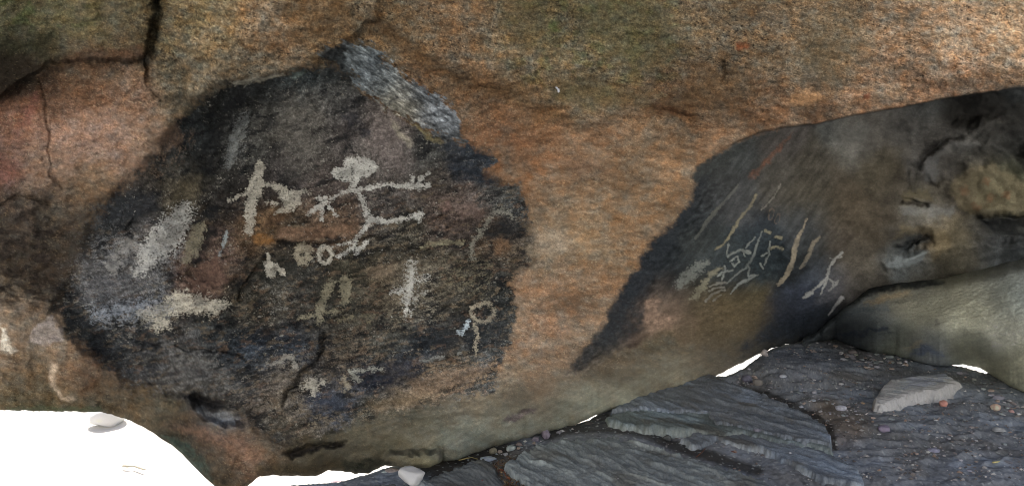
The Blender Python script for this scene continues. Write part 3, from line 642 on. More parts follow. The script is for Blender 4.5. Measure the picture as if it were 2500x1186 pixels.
# ================================================================== THE PAINTED BOULDER
xs = np.concatenate([np.arange(-900, -250, 6), np.arange(-250, 2750, STEP), np.arange(2750, 3251, 6)]).astype(F); C = len(xs)
ybc = yb_of(xs)
Rr = 700
v = np.linspace(0, 1, Rr, dtype=F)[:, None]
YY = -240 + (ybc[None, :] + 240) * v
XX = np.broadcast_to(xs[None, :], YY.shape).astype(F)
D = rock_depth(XX, YY)
front = at_depth(XX, YY, D)
colr = rock_color(XX, YY)
back = shell(front, 1.8)
allv = np.concatenate([front, back], 0)
RA = allv.shape[0]
bcol = np.broadcast_to(np.array([.2, .15, .1], F), back.shape).copy()
bcol[:3] = colr[-1][None] * .8
allc = np.concatenate([colr, bcol], 0)
q = grid_quads(RA, C)
# regions
fx = (XX[:-1, :-1] + XX[1:, 1:]) / 2; fy = (YY[:-1, :-1] + YY[1:, 1:]) / 2
wx, wy = warp(fx, fy)
reg = np.zeros(fx.shape, np.int8)
_s = samp(SD['p2'], wx, wy); reg[_s + 7 * fbm(fx / 24, fy / 24, 63, 4, .65) * ss(40, 0, np.abs(_s)) > 0] = 3
ycf = np.interp(fx, BROW_X, BROW_Y).astype(F) + 1.0 * fbm(fx / 25, fx * 0 + 1.7, 77, 3)
reg[(fx > 1690) & (fy < ycf)] = 0
reg[(samp(SD['wall'], wx, wy) > 0) & (fy > ycf)] = 4
_s = samp(SD['p1'], wx, wy); reg[_s + 12 * fbm(fx / 30, fy / 24, 60, 4, .65) * ss(60, 0, np.abs(_s)) > 0] = 1
_s = samp(SD['scar'], wx, wy); _u, _v = rot(fx, fy, 32); reg[_s + 17 * fbm(_u / 30, _v / 12, 62, 4, .7) * ss(50, 0, np.abs(_s)) > 0] = 2
regall = np.zeros((RA - 1, C - 1), np.int8); regall[:Rr - 1] = reg
V = allv.reshape(-1, 3); K = allc.reshape(-1, 3)
B0 = (0.0, 4.0, 0.0)
boulder = thing('boulder', 'huge orange granite boulder with soot-blackened painted hollows and a jutting brow', 'boulder', B0)
def region(name, r, label):
    vv, qq, cc = compact(V, q[regall == r], K)
    o = add_mesh(name, vv, qq, cc, M_ROCK); sub(o, boulder, B0)
    if label: o['label'] = label
    return o
region('rock_face', 0, None)
panel1 = region('soot_panel', 1, 'broad soot-black panel covered with white painted figures')
region('flaked_scar', 2, 'rough grey flaked scar above the black panel')
panel2 = region('soot_panel', 3, 'smoother dark flank with thin pale painted stripes')
wall = region('hollowed_wall', 4, 'shaded grey-brown wall with weathered hollows')
# end caps
for ci, nm in ((0, 'l'), (C - 1, 'r')):
    loop = allv[:-1, ci]
    loop = np.concatenate([loop[:Rr:20], loop[Rr:]]); n = len(loop)
    vv = loop
    t = np.array(__import__('mathutils').geometry.tessellate_polygon([[__import__('mathutils').Vector((0, float(p[1]), float(p[2]))) for p in loop]]))
    o = add_mesh('end_face', vv, None, np.full((n, 3), .18), M_ROCK, None, True, t); sub(o, boulder, B0)
    o['label'] = 'plain broken end of the boulder'

# ------------------------------------------------------------------ paintings: thin pigment skins on the rock
def zt(ox, oy, f, pts):
    return [(ox + px / f, oy + py / f) for px, py in pts]
zA = lambda p: zt(550, 350, 3.3875, p)
zB = lambda p: zt(900, 350, 3.3875, p)
zC = lambda p: zt(550, 640, 3.3875, p)
zD = lambda p: zt(900, 640, 3.3875, p)
zE = lambda p: zt(1600, 430, 2.964, p)
CREAM = (188, 181, 166); WHITE = (202, 199, 190); BONE = (160, 150, 130); GREY = (136, 136, 130); YEL = (132, 123, 100); COLD = (176, 186, 192)
def painting(parent, name, label, shapes, col, dens=.75, edge=5, speck=.55, gs=3.2, off=.004, wide=1.0):
    dens = dens * (0.9 if wide == 1.08 else 1)
    J = .45 if parent is not None and edge < 3.2 else 1.0
    """shapes: ('p', pts) filled outline | ('l', pts, width or widths) stroke ; gaps come from worn speckle"""
    allp = np.array([p for s in shapes for p in s[1]], F)
    mw = 30
    x0, y0 = np.floor(allp.min(0) - mw); x1, y1 = np.ceil(allp.max(0) + mw)
    gx, gy = np.meshgrid(np.arange(x0, x1, 1.25, dtype=F), np.arange(y0, y1, 1.25, dtype=F))
    ex = gx + J * (4.0 * gn(gx / 14, gy / 14, 91) + 2.0 * gn(gx / 5, gy / 5, 92))
    ey = gy + J * (4.0 * gn(gx / 14, gy / 14, 93) + 2.0 * gn(gx / 5, gy / 5, 94))
    d = np.full(gx.shape, -1e3, F)
    for s in shapes:
        if s[0] == 'p':
            d = np.maximum(d, poly_sd(ex, ey, s[1]))
        elif s[0] == 'x':
            pass
        else:
            w = s[2]; pts = s[1]
            w = [w] * len(pts) if not hasattr(w, '__len__') else w
            w = [q_ * wide for q_ in w]
            d = np.maximum(d, -seg_dist(ex, ey, pts, len(s) > 3, w))
    for s in shapes:
        if s[0] == 'x':
            d = np.minimum(d, -poly_sd(ex, ey, s[1]))
    ru, rv = rot(gx, gy, -14)
    n = .55 * fbm(gx / (gs * 4.5), gy / (gs * 3.8), 95, 3, .75) + .60 * gn(ru / (gs * 1.5), rv / gs, 96) + .30 * white(gx, gy)
    t = np.clip((d + (.7 if parent is panel1 else 0)) / edge, -2.2, 1.3)
    cov = ss(-.30, .62, t * .46 + (.50 + .75 * speck) * (1.0 if J == 1.0 else (.85 if parent is panel1 else .5)) * n + .12) * dens
    cov = cov * (1 - .55 * ss(.15, .75, gn(ru / 5, rv / 3, 90) + .45 * white(gx, gy)) * (1.0 if parent is panel1 else .4))
    cov = cov * np.clip(1 + .28 * fbm(gx / 40, gy / 34, 98, 2), .45, 1.2)
    cov = np.clip(cov, 0, 1)
    under = rock_color(gx, gy)
    pig = lin(col)[None, None] / light_at(gx, gy) * np.clip(1 + .16 * gn(gx / 5, gy / 5, 99), .7, 1.3)[..., None]
    cc = mixc(under, np.clip(pig, 0, .85), cov)
    dep = rock_depth(gx, gy)
    P = at_depth(gx, gy, dep - off)
    qd = grid_quads(*gx.shape)
    cf = (cov[:-1, :-1] + cov[1:, 1:] + cov[1:, :-1] + cov[:-1, 1:]) / 4
    keep = cf > .10
    if keep.sum() < 4: return None
    vv, qq, c2 = compact(P.reshape(-1, 3), qd[keep], cc.reshape(-1, 3))
    o = add_mesh(name, vv, qq, c2, M_PAINT); sub(o, parent, B0)
    o['label'] = label
    return o
def ell(cx, cy, rx, ry, a=0, n=18):
    return [(cx + rx * math.cos(t) * math.cos(R_(a)) - ry * math.sin(t) * math.sin(R_(a)), cy + rx * math.cos(t) * math.sin(R_(a)) + ry * math.sin(t) * math.cos(R_(a))) for t in [2 * math.pi * k / n for k in range(n)]]

T = lambda *a, **k: painting(panel1, *a, **k)
T('painted_figure', 'tall cream bladed figure with outstretched arms', [
  ('p', zA([(268,150),(300,140),(320,210),(315,280),(322,330),(303,400),(290,450),(262,490),(250,600),(240,690),(215,750),(155,750),(162,640),(160,560),(178,460),(175,400),(190,340),(228,290),(238,210)])),
  ('l', zA([(180,415),(120,430),(70,455),(25,478)]), [9, 9, 6, 4]),
  ('l', zA([(300,352),(380,345),(470,375),(560,420),(640,398),(688,408)]), [9, 11, 14, 12, 9, 6]),
  ('p', zA([(450,390),(540,385),(610,420),(622,500),(560,548),(478,560),(480,470),(440,440)])),
  ('l', zA([(500,540),(440,560),(412,580)]), [12, 8, 5]),
  ('l', zA([(350,485),(390,490),(430,500)]), [6, 9, 8])], CREAM, .74, 3.1, 1.0)
T('painted_figure', 'white figure with a mushroom-shaped head, spread arms and legs', [
  ('p', zA([(1000,120),(1160,118),(1240,165),(1268,210),(1200,262),(1110,292),(1092,340),(1000,310),(920,295),(878,250),(920,200),(985,180)])),
  ('l', zA([(1060,330),(1085,390),(1135,480),(1170,590),(1215,635)]), [14, 10, 13, 13, 18]),
  ('l', zA([(1100,385),(1190,375),(1260,352),(1350,345),(1420,352),(1540,345),(1680,352)]), [9, 9, 10, 10, 11, 14, 12]),
  ('l', zA([(1555,345),(1545,275)]), [9, 9]), ('l', zA([(1580,345),(1620,300),(1675,245)]), [11, 12, 5]), ('l', zA([(1580,360),(1610,385)]), [8, 6]),
  ('l', zA([(1050,385),(960,412),(880,460),(800,500),(760,530),(690,582)]), [10, 9, 9, 13, 14, 8]),
  ('l', zA([(770,440),(800,470),(850,440)]), [8, 12, 6]), ('l', zA([(805,520),(795,630)]), [11, 10]), ('l', zA([(850,520),(890,550),(920,600)]), [9, 8, 5]),
  ('l', zA([(1200,630),(1280,640),(1350,645),(1420,632),(1545,608),(1590,590)]), [22, 13, 10, 11, 11, 15]),
  ('p', zA([(1570,580),(1620,555),(1640,585),(1600,650),(1570,630)])),
  ('l', zA([(1205,650),(1135,725),(1085,790),(1055,880)]), [14, 10, 9, 8]),
  ('l', zA([(1195,790),(1140,850),(1075,900)]), [6, 10, 12]), ('l', zA([(1035,820),(960,830),(885,860)]), [6, 7, 6]), ('l', zA([(1045,870),(990,905),(940,930)]), [8, 9, 8])], WHITE, .74, 3.1, 1.05, wide=.88)
T('painted_ring', 'thick oval ring filled nearly solid cream', [('p', zA(ell(645, 912, 78, 98))), ('x', zA(ell(632, 910, 18, 24)))], BONE, .8, 4)
T('painted_ring', 'white oval ring with dark centre beside the filled one', [('l', zA(ell(825, 922, 52, 68)), 9, True)], CREAM, .85, 3)
T('painted_wing', 'white two-pronged wing-like mark', [('p', zA([(310,975),(370,970),(440,1010),(502,1060),(492,1090),(450,1070),(400,1025),(422,1088),(380,1112),(345,1085),(325,1030)])), ('l', zA([(352,920),(358,950),(350,985)]), [8,7,8])], CREAM, .85, 3)
T('painted_arc', 'faint yellowish arc to the right', [('l', zB([(440,862),(520,830),(640,820),(785,824)]), [8, 9, 10, 8])], (150, 142, 116), .75, 4, .4)
T('painted_hook', 'faint hooked line near the panel edge', [('l', zB([(1210,620),(1100,550),(1040,570),(990,640),(920,740),(860,820),(850,950)]), [4, 8, 8, 8, 10, 8, 10])], (150, 146, 132), .6, 6, .5)
T('painted_arch', 'pale narrow arch standing on a cross line', [('l', zC([(900,165),(850,215),(800,330),(778,400),(770,490)]), [16, 19, 20, 17, 10]), ('l', zC([(998,150),(1000,230),(985,320)]), [26, 30, 16]), ('l', zC([(590,470),(740,432),(850,415),(960,398)]), [5, 8, 7, 6])], (146, 138, 116), .75, 5, .45)
T('painted_arc', 'faint pale line right of the arch', [('l', zC([(940,475),(1040,455),(1165,440),(1190,490),(1230,440)]), [6, 6, 7, 5, 5])], YEL, .6, 4)
T('painted_bird', 'small pale bird-like mark low on the panel', [('l', zC([(360,842),(460,815),(500,778),(555,790),(590,872)]), [6, 8, 10, 12, 8])], (160,154,142), .75, 4)
T('painted_hand', 'cream hand-like blotch beside the lower crack', [('p', zC([(630,1030),(690,960),(735,945),(765,990),(830,962),(825,990),(765,1030),(772,1095),(735,1112),(695,1060),(650,1045)]))], CREAM, .72, 7)
T('painted_blot', 'upright cream blot low on the panel', [('p', zC([(985,945),(1000,970),(1030,1000),(1030,1040),(1000,1075),(975,1060),(985,1010),(965,980)]))], BONE, .75, 5)
T('painted_horn', 'pale curved horn-like stroke', [('l', zC([(1050,905),(1070,960),(1110,965)]), [14, 14, 7]), ('l', zC([(1060,900),(1150,895),(1250,878),(1300,890)]), [8, 7, 7, 4])], (162, 160, 148), .75, 4)
T('painted_figure', 'upright white figure with short arms, speckled', [('l', zD([(355,40),(345,130),(345,200),(325,280),(320,350),(310,430)]), [20, 24, 23, 18, 15, 11]), ('l', zD([(210,245),(265,228),(310,222)]), [8, 9, 9]), ('l', zD([(385,290),(420,272),(462,248)]), [6, 5, 4]), ('l', zD([(400,135),(440,125),(485,122)]), [8, 9, 5]), ('l', zD([(345,0),(360,15)]), 6)], WHITE, .72, 7, .8, 2.6)
T('painted_ring', 'clean round ring with a dotted tail near the right edge', [('l', zD(ell(944, 415, 93, 76)), 8, True), ('l', zD([(865,480),(890,560),(898,620),(885,690),(880,740)]), [4, 4, 6, 5, 5])], BONE, .72, 3.5, .7)
T('painted_bird', 'small cold-white mark below the round ring', [('l', zD([(825,490),(805,540),(775,582),(735,582)]), [9, 9, 9, 6])], COLD, .75, 3.1, .7)
T('painted_arc', 'thin white dash near the bottom of the panel', [('l', zD([(430,812),(520,800),(560,790),(625,785)]), [4, 6, 6, 5]), ('l', zD([(735,758),(760,752)]), 4)], GREY, .7, 3)
T('paint_smear', 'long grey-white slanting smear on the left', [('p', [(445,496),(472,504),(466,536),(456,557),(445,590),(420,616),(372,650),(350,668),(330,672),(322,655),(345,640),(330,610),(364,575),(400,531)])], (190, 187, 180), .78, 9, .9)
T('paint_smear', 'tan upright patch beside the slanting smear', [('p', [(470,552),(500,541),(502,552),(490,600),(478,625),(462,645),(444,640),(450,612),(458,580)])], (138, 130, 110), .8, 5)
T('paint_smear', 'large white wedge-shaped smear low on the left', [('p', [(435,707),(470,716),(506,728),(540,733),(564,738),(552,752),(530,768),(470,763),(420,768),(408,775),(412,800),(385,806),(368,800),(376,780),(344,778),(330,765),(390,740)])], (206, 197, 178), .84, 7, .85)
T('paint_smear', 'faint cold-grey haze left of the wedge smear', [('p', [(228,758),(300,742),(390,738),(420,752),(350,775),(280,772),(230,778)])], (158, 164, 172), .55, 12, .8)
T('paint_smear', 'ragged white patch left of the slanting smear', [('p', [(290,590),(335,575),(340,600),(310,625),(290,620)])], (164, 160, 154), .6, 9, .6, 3)
T('paint_smear', 'ragged white patch lowest left of the slanting smear', [('p', [(262,630),(290,622),(300,650),(275,672),(255,650)])], (164, 160, 154), .6, 9, .6, 3)
T('painted_stripe', 'faint grey vertical streaks high on the panel', [('l', [(600,285),(586,315),(574,345),(560,400)], [16, 24, 28, 18])], (132, 134, 132), .5, 7, .45)
T('painted_stripe', 'short cold-white vertical dash', [('l', [(554,566),(548,590),(537,622)], [6, 8, 4])], (158, 166, 166), .75, 3)
T2 = lambda *a, **k: painting(panel2, *a, wide=1.08, **k)
T2('painted_stripe', 'faint slanting stripe, leftmost on the flank', [('l', zE([(600,70),(480,205),(425,265),(370,335),(290,455)]), [5, 6, 10, 10, 6])], (126, 124, 114), .42, 3.1, .1)
T2('painted_stripe', 'long thin yellowish slanting stripe', [('l', zE([(730,135),(690,215),(610,312),(572,375),(525,450),(490,495),(435,532)]), [5, 6, 6, 7, 6, 4, 3])], (142, 132, 106), .7, 2.5)
T2('painted_stripe', 'thin pale stripe, uppermost on the flank', [('l', zE([(910,58),(880,115),(850,160),(770,245)]), [3, 3, 5, 3])], (140, 134, 124), .6, 2.5)
T2('painted_stripe', 'thick cream curved stripe', [('l', zE([(1095,310),(1065,390),(1040,430),(1015,500),(992,620),(950,715),(892,782)]), [3, 5, 10, 11, 11, 11, 9])], (152, 140, 120), .8, 2.5)
T2('painted_stripe', 'tan stripe right of the thick one', [('l', zE([(1188,440),(1140,490),(1112,570),(1050,665)]), [6, 9, 9, 6])], (134, 124, 108), .75, 3)
T2('painted_loop', 'pair of thin tan oval loops', [('l', zE(ell(838, 275, 18, 42, 15)), 2.4, True), ('l', zE(ell(884, 310, 17, 38, 15)), 2.4, True)], (116, 100, 86), .5, 1.8)
T2('painted_loop', 'long thin looping outline', [('l', zE([(830,470),(822,560),(790,640)]), [4, 5, 4]), ('l', zE([(770,400),(742,480),(712,570),(665,650),(682,662),(670,722),(742,716)]), [3, 5, 6, 6, 4, 5, 5]), ('l', zE([(720,440),(650,520)]), 3.5), ('l', zE([(665,652),(600,700),(520,770)]), [5, 4, 4]), ('l', zE([(740,718),(660,750),(600,782),(548,850)]), [4, 6, 5, 3])], (134, 136, 130), .72, 2.2)
T2('painted_arc', 'short pale arc with two dots', [('l', zE([(835,525),(870,510),(918,525)]), 5), ('l', zE([(875,440),(905,446)]), 7), ('l', zE([(800,395),(830,410)]), 7)], (150, 142, 116), .7, 3)
T2('painted_figure', 'small crowded figures of thin grey strokes', [('l', zE([(525,580),(570,550),(620,535),(680,555)]), [5, 5, 5, 9]), ('l', zE([(535,615),(592,578),(606,622),(572,652),(560,630)]), 4), ('l', zE([(450,722),(500,690),(560,682)]), 5), ('l', zE([(500,650),(505,690),(480,748)]), 4), ('l', zE([(530,495),(515,560)]), [6, 4]), ('l', zE([(630,530),(650,580)]), 4), ('l', zE([(810,555),(765,578)]), 4), ('l', zE([(760,635),(780,670)]), 4)], (146, 148, 140), .75, 2.2)
T2('paint_smear', 'pale greenish smear on the flank', [('p', zE([(140,775),(190,705),(300,625),(378,612),(392,645),(330,690),(240,775),(165,825)]))], (136, 137, 128), .62, 8, .25)
T2('paint_smear', 'bone-coloured club-shaped blot', [('p', zE([(245,892),(310,795),(390,695),(440,655),(492,668),(440,705),(385,745),(370,815),(290,895)]))], (134, 128, 108), .8, 4, .1)
T2('painted_comb', 'comb of short pale parallel strokes', [('l', zE([(392,800),(450,775),(520,770)]), 5), ('l', zE([(390,830),(440,806),(500,802)]), 4.5), ('l', zE([(365,905),(415,850),(500,822)]), 5), ('l', zE([(422,900),(470,858)]), 3.5)], (136, 132, 122), .72, 2.2)
T2('painted_figure', 'white stick figure with a loop and leaf-shaped foot', [('l', zE([(1352,552),(1300,600),(1262,660),(1242,735),(1150,822)]), [6, 7, 5, 8, 4]), ('p', zE([(1060,880),(1095,840),(1150,815),(1148,850),(1090,885)])), ('l', zE([(1262,748),(1288,768),(1286,800),(1262,828)]), 5), ('l', zE([(1242,740),(1218,800),(1200,852)]), [7, 6, 4]), ('l', zE([(1320,760),(1290,800)]), 5), ('l', zE([(1265,590),(1300,600),(1350,580)]), 4)], (166, 164, 158), .72, 2.4)
T2('painted_stripe', 'bright bluish-white tapering dash', [('l', zE([(1350,880),(1310,930),(1250,1005)]), [10, 8, 3])], (226, 234, 240), 1.0, 2.2, .1)
for k, (a, b) in enumerate(((2408, 443), (2355, 466), (2418, 484), (2457, 476), (2384, 506))):
    o = painting(wall, 'ochre_spot', ['topmost orange spot on the back wall', 'leftmost orange spot on the back wall', 'middle orange spot on the back wall', 'rightmost orange spot on the back wall', 'lowest orange spot on the back wall'][k], [('p', ell(a, b, 11, 10))], (108, 80, 60), .55, 6, 0)

# ================================================================== THE PALE BOULDER ON THE RIGHT
RB_PTS = [(1980,815,6.3),(2040,790,6.1),(2100,760,5.85),(2060,820,6.45),(2140,800,5.75),(2200,720,5.6),(2300,700,5.45),(2300,800,5.2),(2200,830,5.7),(2300,870,5.45),(2500,690,4.95),(2500,800,4.7),(2500,920,4.9),(2400,880,5.2),(2750,650,4.7),(2750,800,4.3),(2750,950,4.5)]
RB_f = tps(RB_PTS)
RBT = [(1950,835),(1990,815),(2030,782),(2070,745),(2120,702),(2200,690),(2300,688),(2400,668),(2500,640),(2760,600)]
RBB = [(1950,845),(2000,832),(2039,828),(2087,846),(2131,861),(2186,867),(2234,880),(2275,891),(2310,893),(2350,888),(2391,897),(2426,918),(2467,943),(2500,958),(2760,1050)]
def rbt(x): return np.interp(x, [p[0] for p in RBT], [p[1] for p in RBT]).astype(F) + 1.6 * fbm(x / 30, x * 0 + 9.1, 43, 3)
def rbb(x): return np.interp(x, [p[0] for p in RBB], [p[1] for p in RBB]).astype(F) + 1.3 * fbm(x / 24, x * 0 + 5.1, 44, 3)
xs2 = np.concatenate([np.arange(1960, 2750, STEP), np.arange(2750, 3251, 6)]).astype(F)
Y2 = (rbt(xs2) - 34)[None] + (rbb(xs2) - rbt(xs2) + 34)[None] * np.linspace(0, 1, 190, dtype=F)[:, None]
X2 = np.broadcast_to(xs2[None], Y2.shape).astype(F)
D2 = RB_f(X2, Y2)
tp = rbt(X2); bt = rbb(X2)
D2 = D2 + 1.0 * ss(30, -34, Y2 - tp) ** 2
ft = on_plane(xs2, rbb(xs2), 0.0)[:, 1] * .985
D2 = D2 + (ft - D2[-1])[None] * ss(-90, 0, Y2 - bt) + .05 * np.clip((Y2 - bt + 14) / 14, 0, 1) ** 3
u2, v2 = rot(X2, Y2, -10)
D2 = D2 - (.016 * fbm(X2 / 150, Y2 / 110, 101, 2) + .0035 * fbm(u2 / 60, v2 / 24, 102, 3) + .004 * gn(u2 / 12, v2 / 6, 103) + .003 * gn(X2 / 4, Y2 / 4, 104))
f2 = at_depth(X2, Y2, D2)
wx2, wy2 = warp(X2, Y2)
c2 = field('rb', wx2, wy2)
st2 = fbm(u2 / 60, v2 / 14, 105, 3)
c2 = c2 * np.exp(.13 * st2 + .10 * gn(X2 / 6, Y2 / 6, 106) + .10 * gn(X2 / 3.4, Y2 / 3.4, 107) + .10 * fbm(X2 / 40, Y2 / 30, 108, 3) + .08 * white(X2, Y2))[..., None]
def strk(pts, wd, col, s, soft):
    global c2
    d = seg_dist(wx2 + 4 * st2, wy2 + 4 * st2, pts, False, wd)
    c2 = mixc(c2, lin(col) * np.clip(1 + .4 * gn(X2 / 6, Y2 / 4, 109), .5, 1.6)[..., None], ss(soft, -soft, d) * s)
strk([(2080,735),(2130,704),(2180,695),(2250,690),(2300,690)], [14, 26, 22, 16, 6], (34, 35, 35), .9, 7)
strk([(2110,742),(2160,728),(2220,716)], [6, 12, 6], (104, 90, 70), .7, 6)
strk([(2180,740),(2230,722)], [6, 4], (36, 36, 36), .5, 6)
strk([(2040,822),(2090,812),(2140,806),(2168,804)], [4, 8, 10, 12], (44, 48, 56), .85, 6)
strk([(2020,790),(2090,758),(2160,752)], [10, 20, 16], (66, 70, 72), .6, 12)
strk([(2230,862),(2260,852),(2295,866)], [12, 22, 12], (70, 78, 98), .6, 8)
strk([(2215,850),(2250,838)], [8, 10], (128, 118, 98), .6, 6)
strk([(2285,785),(2292,790)], [8, 8], (78, 72, 70), .6, 4)
c2 = c2 * np.array([1.02, 1.05, 1.06], F)
c2 = np.clip(c2 / light_at(X2, Y2), .004, .78)
bk2 = shell(f2, 1.4)
bc2 = np.broadcast_to(np.array([.18, .17, .14], F), bk2.shape).copy(); bc2[:3] = c2[-1][None] * .85
a2 = np.concatenate([f2, bk2]); k2 = np.concatenate([c2, bc2])
rb = add_mesh('boulder', a2.reshape(-1, 3), grid_quads(*a2.shape[:2]).reshape(-1, 4), k2.reshape(-1, 3), M_ROCK)
tag(rb, 'smooth pale grey-green boulder streaked with soot, low on the right', 'boulder')

# ================================================================== GROUND
# floor of the shelter: a dusty terrace; beyond its back edge the sunlit sand lies lower
FE = [(380,1330),(560,1240),(640,1188),(760,1181),(830,1176),(870,1164),(905,1155),(950,1139),(1060,1122),(1120,1108),(1200,1076),(1280,1056),(1350,1038),(1385,1030),(1402,1036),(1440,1025),(1458,1012),(1480,996),(1500,983),(1640,940),(1700,922),(1735,912),(1748,918),(1772,918),(1796,909),(1818,898),(1834,889),(1850,876),(1868,862),(1885,850),(1920,840),(1965,829),(1990,820),(2040,812),(2200,845),(2290,875),(2330,893),(2347,894),(2371,901),(2405,911),(2422,904),(2440,904),(2470,916),(2500,934),(2760,1040)]
def fe(x): return np.interp(x, [p[0] for p in FE], [p[1] for p in FE]).astype(F) + 1.3 * fbm(x / 9, x * 0 + 2.2, 47, 3)
xf = np.concatenate([np.arange(380, 2760, 2.0), np.arange(2760, 3301, 6)]).astype(F)
NR = 230
vv_ = np.linspace(0, 1, NR, dtype=F)[:, None] ** 1.0
Yf = fe(xf)[None] + (1345 - fe(xf))[None] * vv_
Xf = np.broadcast_to(xf[None], Yf.shape).astype(F)
G = on_plane(Xf, Yf, 0.0)
def floor_z(gx, gy):
    z = .014 * fbm(gx / .9, gy / .9, 121, 2) + .007 * fbm(gx / .28, gy / .25, 122, 3)
    ridg = 1 - np.abs(fbm((gx + .3 * gy) / .26, (gy - .2 * gx) / .2, 123, 2)) * 2
    z = z + .009 * np.clip(ridg, -1, 1) * ss(1.4, 2.2, gx) + .003 * np.abs(fbm(gx / .07, gy / .06, 124, 2)) + .003 * gn(gx / .022, gy / .022, 125)
    m = np.exp(-(((gx - 2.36) / .42) ** 2 + ((gy - 5.6) / .42) ** 2))       # half-buried smooth hump by the gap
    return z + .07 * m
DISP = .96
def floor_col(gx, gy, px, py):
    base = np.broadcast_to(lin((84, 84, 87)), gx.shape + (3,)).copy()
    n = fbm(gx / .5, gy / .5, 131, 3); n2 = fbm(gx / .08, gy / .07, 132, 3); n3 = gn(gx / .02, gy / .02, 133)
    base = mixc(base, np.broadcast_to(lin((70, 66, 62)), base.shape), ss(.1, 1.0, n) * .6)
    base = mixc(base, np.broadcast_to(lin((96, 99, 107)), base.shape), ss(.0, .5, -n) * .6)
    warm = ss(60, 10, seg_dist(px, py, [(2010,1010),(2040,1060),(2080,1050)])) * .6
    base = mixc(base, np.broadcast_to(lin((84, 72, 62)), base.shape), warm)
    lf = ss(90, 20, seg_dist(px, py, [(1100,1140),(1240,1130),(1290,1186)])) * .7
    base = mixc(base, np.broadcast_to(lin((60, 52, 44)), base.shape), lf)
    hump = ss(70, 30, seg_dist(px, py, [(1915,890),(1990,893)])) * .6
    base = mixc(base, np.broadcast_to(lin((86, 88, 96)), base.shape), hump)
    rim = ss(9, 0, py - fe(px)) * ss(.0, .3, fbm(px / 9, py / 6, 134, 2) + .25) * np.maximum(ss(1740, 1760, px) * ss(1990, 1960, px), ss(2335, 2345, px) * ss(2430, 2410, px))
    base = mixc(base, np.broadcast_to(lin((150, 146, 138)), base.shape), rim * .7)  # sunlight on the back rim at the gaps, painted as pale colour
    base = base * np.clip(1 + .17 * n2 + .22 * n3, .4, 1.8)[..., None]
    gap_ = np.zeros_like(px)
    for pl_, w_ in (([(1340,1062),(1400,1048),(1500,1044),(1580,1058),(1640,1084),(1700,1104),(1760,1124),(1850,1150)], 16), ([(1560,1000),(1640,1008),(1730,1010),(1745,1032),(1830,1044),(1900,1066),(2000,1084)], 10), ([(1810,945),(1866,962),(1930,990),(1970,1006),(2026,1044),(2036,1090)], 10), ([(1040,1150),(1090,1132),(1160,1112),(1230,1092)], 20), ([(1060,1165),(1100,1152)], 16), ([(1400,1042),(1480,1020)], 12)):
        gap_ = np.maximum(gap_, ss(w_ * 1.4, w_ * .4, seg_dist(px, py, pl_)))
    base = mixc(base, np.broadcast_to(lin((36, 33, 30)), base.shape), gap_ * .85)
    base = mixc(base, np.broadcast_to(lin((40, 40, 42)), base.shape), ss(.35, .6, gn(gx / .05, gy / .04, 135)) * .4)
    base = mixc(base, np.broadcast_to(lin((128, 128, 126)), base.shape), ss(.52, .66, gn(gx / .026, gy / .024, 136)) * .5)
    return np.clip(base / np.array([.272, .254, .250], F), .01, .6)
Gz = floor_z(G[..., 0], G[..., 1]) * ss(-2, 12, Yf - fe(Xf))
G[..., 2] = Gz
gc = floor_col(G[..., 0], G[..., 1], Xf, Yf)
rows = [G]; crow = [gc]
backdrop = np.stack([G[0] + np.array([0, .04, -.1], F), G[0] + np.array([0, .12, -.6], F), G[0] + np.array([0, .3, -1.5], F)])[::-1]
last = G[-1]
ext = []
for Yw, lo, hi in ((2.2, -2.0, 3.5), (1.2, -2.2, 3.7), (.3, -1.8, 3.6), (-.5, -1.2, 3.0), (-.7, -1.2, 3.0)):
    r = last.copy(); r[:, 0] = np.linspace(lo, hi, r.shape[0]); r[:, 1] = Yw; r[:, 2] = floor_z(r[:, 0], r[:, 1]) if Yw > -.6 else -1.5; ext.append(r)
ext = np.stack(ext)
GA = np.concatenate([backdrop, G, ext]); CA = np.concatenate([np.repeat(gc[:1], 3, 0) * .9, gc, np.broadcast_to(gc.mean((0, 1)), ext.shape)])
lskirt = GA[:, :1].copy(); lskirt[..., 2] = -1.5; lskirt[..., 0] -= .3
rskirt = GA[:, -1:].copy(); rskirt[..., 2] = -1.5; rskirt[..., 0] += .3
GA = np.concatenate([lskirt, GA, rskirt], 1); CA = np.concatenate([CA[:, :1], CA, CA[:, -1:]], 1)
fl = add_mesh('ground', GA.reshape(-1, 3), grid_quads(*GA.shape[:2]).reshape(-1, 4), CA.reshape(-1, 3), M_DUST)
tag(fl, 'grey dusty shelter floor strewn with grit', None, None, 'structure')

